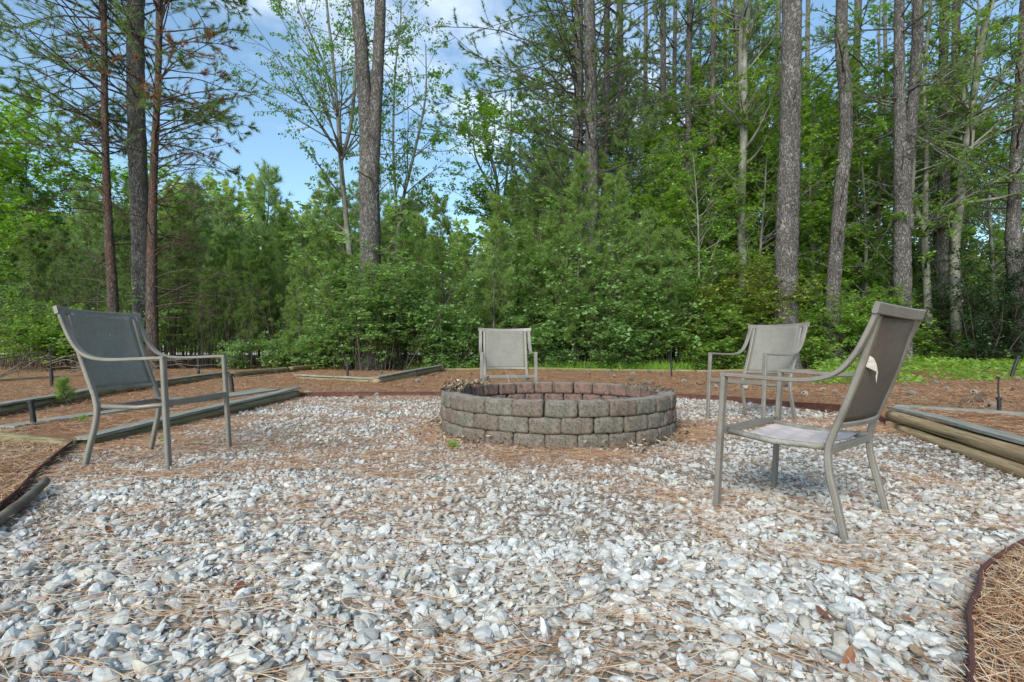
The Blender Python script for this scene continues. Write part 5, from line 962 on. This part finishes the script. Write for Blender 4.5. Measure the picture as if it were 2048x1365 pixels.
for i, (u, Y, k, s) in enumerate(sorted(((990, 16.8, 0, 1.1), (1040, 17.2, 2, 1.15), (1090, 17.2, 2, 1.35), (1135, 17.4, 2, 1.6), (1180, 17.0, 2, 1.65), (1225, 17.2, 2, 1.45), (1275, 17.3, 2, 1.3), (1100, 16.0, 3, 1.0), (1220, 15.9, 3, 1.1), (1165, 16.2, 0, 1.1), (1060, 16.2, 1, 1.1), (1260, 16.3, 1, 1.1), (1320, 17.2, 2, 1.2)))):
    put('leafy_shrub', SH[k], u, Y, '%s from the left of the pale green shrubs massed right of the far chair' % ORD[i], 'shrub', gs, s, pp)
for i, (u, Y, k, s) in enumerate(sorted(((1350, 16.9, 0, 1.4), (1395, 16.6, 0, 1.5), (1440, 16.9, 2, 1.4), (1490, 16.5, 2, 1.3), (1530, 16.9, 2, 1.25), (1400, 15.9, 1, .9), (1470, 15.8, 1, .9), (1530, 16.0, 1, 1.0), (1610, 17.2, 0, 1.3), (1650, 17.4, 0, 1.3), (1625, 16.2, 1, 1.1), (1705, 17.0, 0, 1.25)))):
    put('leafy_shrub', SG[k], u, Y, '%s from the left of the yellowing shrubs around the thickest pine trunk' % ORD[i], 'shrub', gs, s, pp)
for i, (u, Y, k, s) in enumerate(sorted(((1735, 17.8, 0, 1.2), (1770, 18.5, 0, 1.2), (1830, 18.0, 1, 1.3), (1850, 19, 0, 1.2), (1890, 17.5, 1, 1.0)))):
    put('leafy_shrub', SG[k], u, Y, '%s from the left of the shrubs beneath the forked right-hand pine' % ORD[i], 'shrub', gs, s, pp)
put('holly_bush', HO, 1960, 16.9, 'large dark glossy-leaved bush near the right edge in front of the house', 'bush', 'dark holly bushes', 1.25, pp)
put('holly_bush', HO, 2040, 16.6, 'dark glossy-leaved bush cut by the right edge', 'bush', 'dark holly bushes', 1.2, pp); put('holly_bush', HO, 1895, 18.4, 'smaller dark glossy-leaved bush left of the large one', 'bush', 'dark holly bushes', .72, pp)
# ---------------------------------------------------------------- ground cover, grass, leafless stems
rs = rsd(51); g = G()
n = 13000; x = rs.uniform(5.6, 18, n); y = rs.uniform(9.4, 18, n); edge = 10.1 + .45 * (x - 8) + 2.2 * (fnoise(x, y, .8) - .5); k = (y > edge) & (x < y * 1.05) & (x > .60 * y + .8 * (fnoise(x, y, .9) - .5)); x, y = x[k], y[k]
z = ground_h(x, y) + (.05 + .05 * np.clip(y - 9, 0, 8)) * (.3 + fnoise(x, y, .7)) * rs.uniform(.3, 1.15, len(x)) * ss(y - edge[k], 0, .8); leaves(g, rs, np.stack([x, y, z + .03], -1), .11, .15, .95, 0, (2.4, 2.2), None, .35, .1, True)
g.build('vine_ground_cover', MAT['leaf'], label='bright green trailing vine leaves with some yellow ones covering the ground at right', cat='ground cover', kind='stuff')
g = G(); n = 11000; x = rs.uniform(-7.5, 7.8, n); y = rs.uniform(15.5, 17.6, n); k = rs.rand(n) < ss(fnoise(x, y, .8), .35, .6) * np.where(x > -.5, 1, .35); x, y = x[k], y[k]; z = ground_h(x, y) + rs.uniform(.02, .28, len(x)); leaves(g, rs, np.stack([x, y, z], -1), .10, .1, .7, 0, (2, 2.2), None, .4, .1, True)
g.build('low_undergrowth', MAT['leaf'], label='low leafy plants and ferns along the back edging of the straw', cat='undergrowth', kind='stuff')
g = G(); n = 4200; cx = np.array([gx(u, 15.9)[0] for u in (1180, 1240, 1290, 1310, 1350, 1000, 870, 1120)]); i = rs.randint(0, 8, n); b = np.stack([cx[i] + rs.normal(0, .42, n), 15.9 + rs.normal(0, .35, n), np.zeros(n)], -1); b[:, 2] = ground_h(b[:, 0], b[:, 1]); d = nrm(rs.normal(0, .35, (n, 3)) + [0, 0, 1]); tufts(g, rs, b, d, 1, .5, .018, .3)
g.build('grass_clumps', MAT['leaf_bright'], label='clumps of soft green grass at the back edging right of the far chair', cat='grass', kind='stuff')
# thin bare stems in front of and inside the thicket
w = G(); n = 420; u = np.concatenate([rs.uniform(330, 760, 200), rs.uniform(760, 1330, 150), rs.uniform(-40, 330, 70)]); Y = rs.uniform(17.0, 21.5, n); x = (u - 1024) / F * Y; b = np.stack([x, Y, ground_h(x, Y)], -1); P1, D1 = curves(rs, b, rs.normal(0, .07, (n, 3)) + [0, 0, 1], rs.uniform(.9, 3.2, n), 6, 0, .05); tubes(w, P1, taper(n, 6, rs.uniform(.008, .022, n), .4), 4, .5)
p, d2, t = spawn(rs, P1, D1, 5, .2, 1, .9, .6); P2, D2 = curves(rs, p, d2, rs.uniform(.15, .6, len(p)), 3, 0, .15); tubes(w, P2, taper(len(p), 3, .005, .4), 3, .5)
w.build('bare_stems', MAT['twig'], None, True, label='mass of thin bare stems under the thicket at the back', cat='undergrowth', kind='stuff')
w = G(); n = 260; u = rs.uniform(900, 1560, n); Y = rs.uniform(17.2, 22, n); x = (u - 1024) / F * Y; b = np.stack([x, Y, ground_h(x, Y)], -1); P1, D1 = curves(rs, b, rs.normal(0, .16, (n, 3)) + [0, 0, 1], rs.uniform(1.0, 3.5, n), 6, 0, .09); c = G(); q, dq = along_c(P1, D1, rs.uniform(.2, 1, (n, 22))); q += rs.normal(0, .2, q.shape); leaves(c, rs, q, .085, .8, .5, 0, (2, 2), None, .9)
c.build('dead_hanging_foliage', MAT['litter'], label='brown dead leaves hanging inside the shaded undergrowth right of centre', cat='dead foliage', kind='stuff')
# seedling
ms = young_pine(61, .85, .012, .26, .2, .10, 4, .008); e = tree('pine_seedling', ms, P(137, 812), 'tiny bright green pine seedling beside the left chair back', 'pine seedling', scale=.42)
# weeds on the left bed and round the pit
rs = rsd(52)
for (u, v, z, lab) in ((163, 840, .08, 'small green weed sprouting in the left bed between chair legs'), (905, 893, .02, 'tiny green weed at the foot of the fire pit, left side'), (330, 880, .02, 'little green sprout beside the log near the left chair')):
    g = G(); n = 26; p = P(u, v, z); d = nrm(rs.normal(0, .5, (n, 3)) + [0, 0, 1]); tufts(g, rs, np.zeros((n, 3)) + rs.normal(0, .015, (n, 3)) * [1, 1, 0], d, 3, .085, .009, .5); o = g.build('weed', MAT['leaf_bright'], None, label=lab, cat='weed'); o.location = p
# ---------------------------------------------------------------- far forest (reads as one mass)
rs = rsd(53); g = G()
def far_clump(x, y, H, W, n, s):
    a = rs.uniform(0, 6.28, n); f = rs.beta(1.6, 1.5, n); r = W * np.sqrt(rs.rand(n)) * np.clip(1.15 - f, .12, 1) * (1 + .35 * np.sin(f * 25 + rs.uniform(0, 6))); p = np.stack([x + r * np.cos(a), y + r * np.sin(a), f * H - .5], -1); leaves(g, rs, p, s, .2, .8, 0, (1.5 + rs.rand() * 2, 2), None, .8, .15)
for i in range(150):
    u = rs.uniform(-250, 1180); Y = rs.uniform(62, 84); H = (HZ - (405 + 45 * math.sin(u / 90.) + rs.uniform(-45, 40))) / F * Y
    if 850 < u < 1010: H *= .8
    far_clump((u - 1024) / F * Y, Y, H, rs.uniform(1.8, 3.2), 190, 1.25)
for i in range(60):
    u = rs.uniform(1180, 2300); Y = rs.uniform(50, 75); H = (HZ - (475 + rs.uniform(-35, 40))) / F * Y; far_clump((u - 1024) / F * Y, Y, H, rs.uniform(2.0, 3.6), 230, 1.1)
g.build('distant_forest', MAT['far'], label='far line of mixed trees beyond the road, forming the horizon behind the yard', cat='forest', kind='stuff')
# ---------------------------------------------------------------- house
hx, hy = 34.0, 32.0; hz = -1.25; e = empty('house', (hx, hy, hz), 'blue grey house with sloping roof and brick base, half hidden by dark bushes at right', 'house')
def box(g, a, b):
    V = [(x, y, z) for z in (a[2], b[2]) for y in (a[1], b[1]) for x in (a[0], b[0])]; g.add(V, [(0, 2, 3, 1), (4, 5, 7, 6), (0, 1, 5, 4), (2, 6, 7, 3), (0, 4, 6, 2), (1, 3, 7, 5)])
g = G(); box(g, (-6, 0, -.6), (7, 8, 2.75)); g.build('wall', MAT['siding'], e); g = G(); box(g, (-6.06, -.06, -.6), (7.06, -.002, 1.0)); g.build('brick_base', MAT['brick'], e)
g = G(); g.add([(-6.5, -.6, 2.72), (7.5, -.6, 2.72), (7.5, 4, 6.2), (-6.5, 4, 6.2), (-6.5, 8.6, 2.72), (7.5, 8.6, 2.72), (-6.5, -.6, 2.60), (7.5, -.6, 2.60), (7.5, 4, 6.05), (-6.5, 4, 6.05), (-6.5, 8.6, 2.60), (7.5, 8.6, 2.60)], [(0, 1, 2, 3), (3, 2, 5, 4), (7, 6, 9, 8), (8, 9, 10, 11), (0, 6, 7, 1), (4, 5, 11, 10), (0, 3, 9, 6), (3, 4, 10, 9), (1, 7, 8, 2), (2, 8, 11, 5)]); g.build('roof', MAT['roof'], e)
for x in (-6, 7):
    g = G(); g.add([(x, 0, 2.74), (x, 8, 2.74), (x, 4, 5.9)], None, [(0, 2, 1)]); g.build('gable', MAT['siding'], e)
g = G(); box(g, (-6.5, -.66, 2.52), (7.5, -.61, 2.74)); g.build('gutter', MAT['trim'], e)
for x in (-3.5, 1.0, 4.5):
    g = G(); box(g, (x - .55, -.03, 1.1), (x + .55, -.012, 2.35)); o = g.build('window', MAT['glass'], e)
    g = G(); [box(g, a, b_) for a, b_ in (((x - .62, -.05, 1.03), (x - .55, -.004, 2.42)), ((x + .55, -.05, 1.03), (x + .62, -.004, 2.42)), ((x - .55, -.05, 2.35), (x + .55, -.004, 2.42)), ((x - .55, -.05, 1.03), (x + .55, -.004, 1.10)), ((x - .02, -.045, 1.1), (x + .02, -.031, 2.35)))]; g.build('frame', MAT['trim'], o)

print('UNIQUE TRIANGLES', TRI[0])
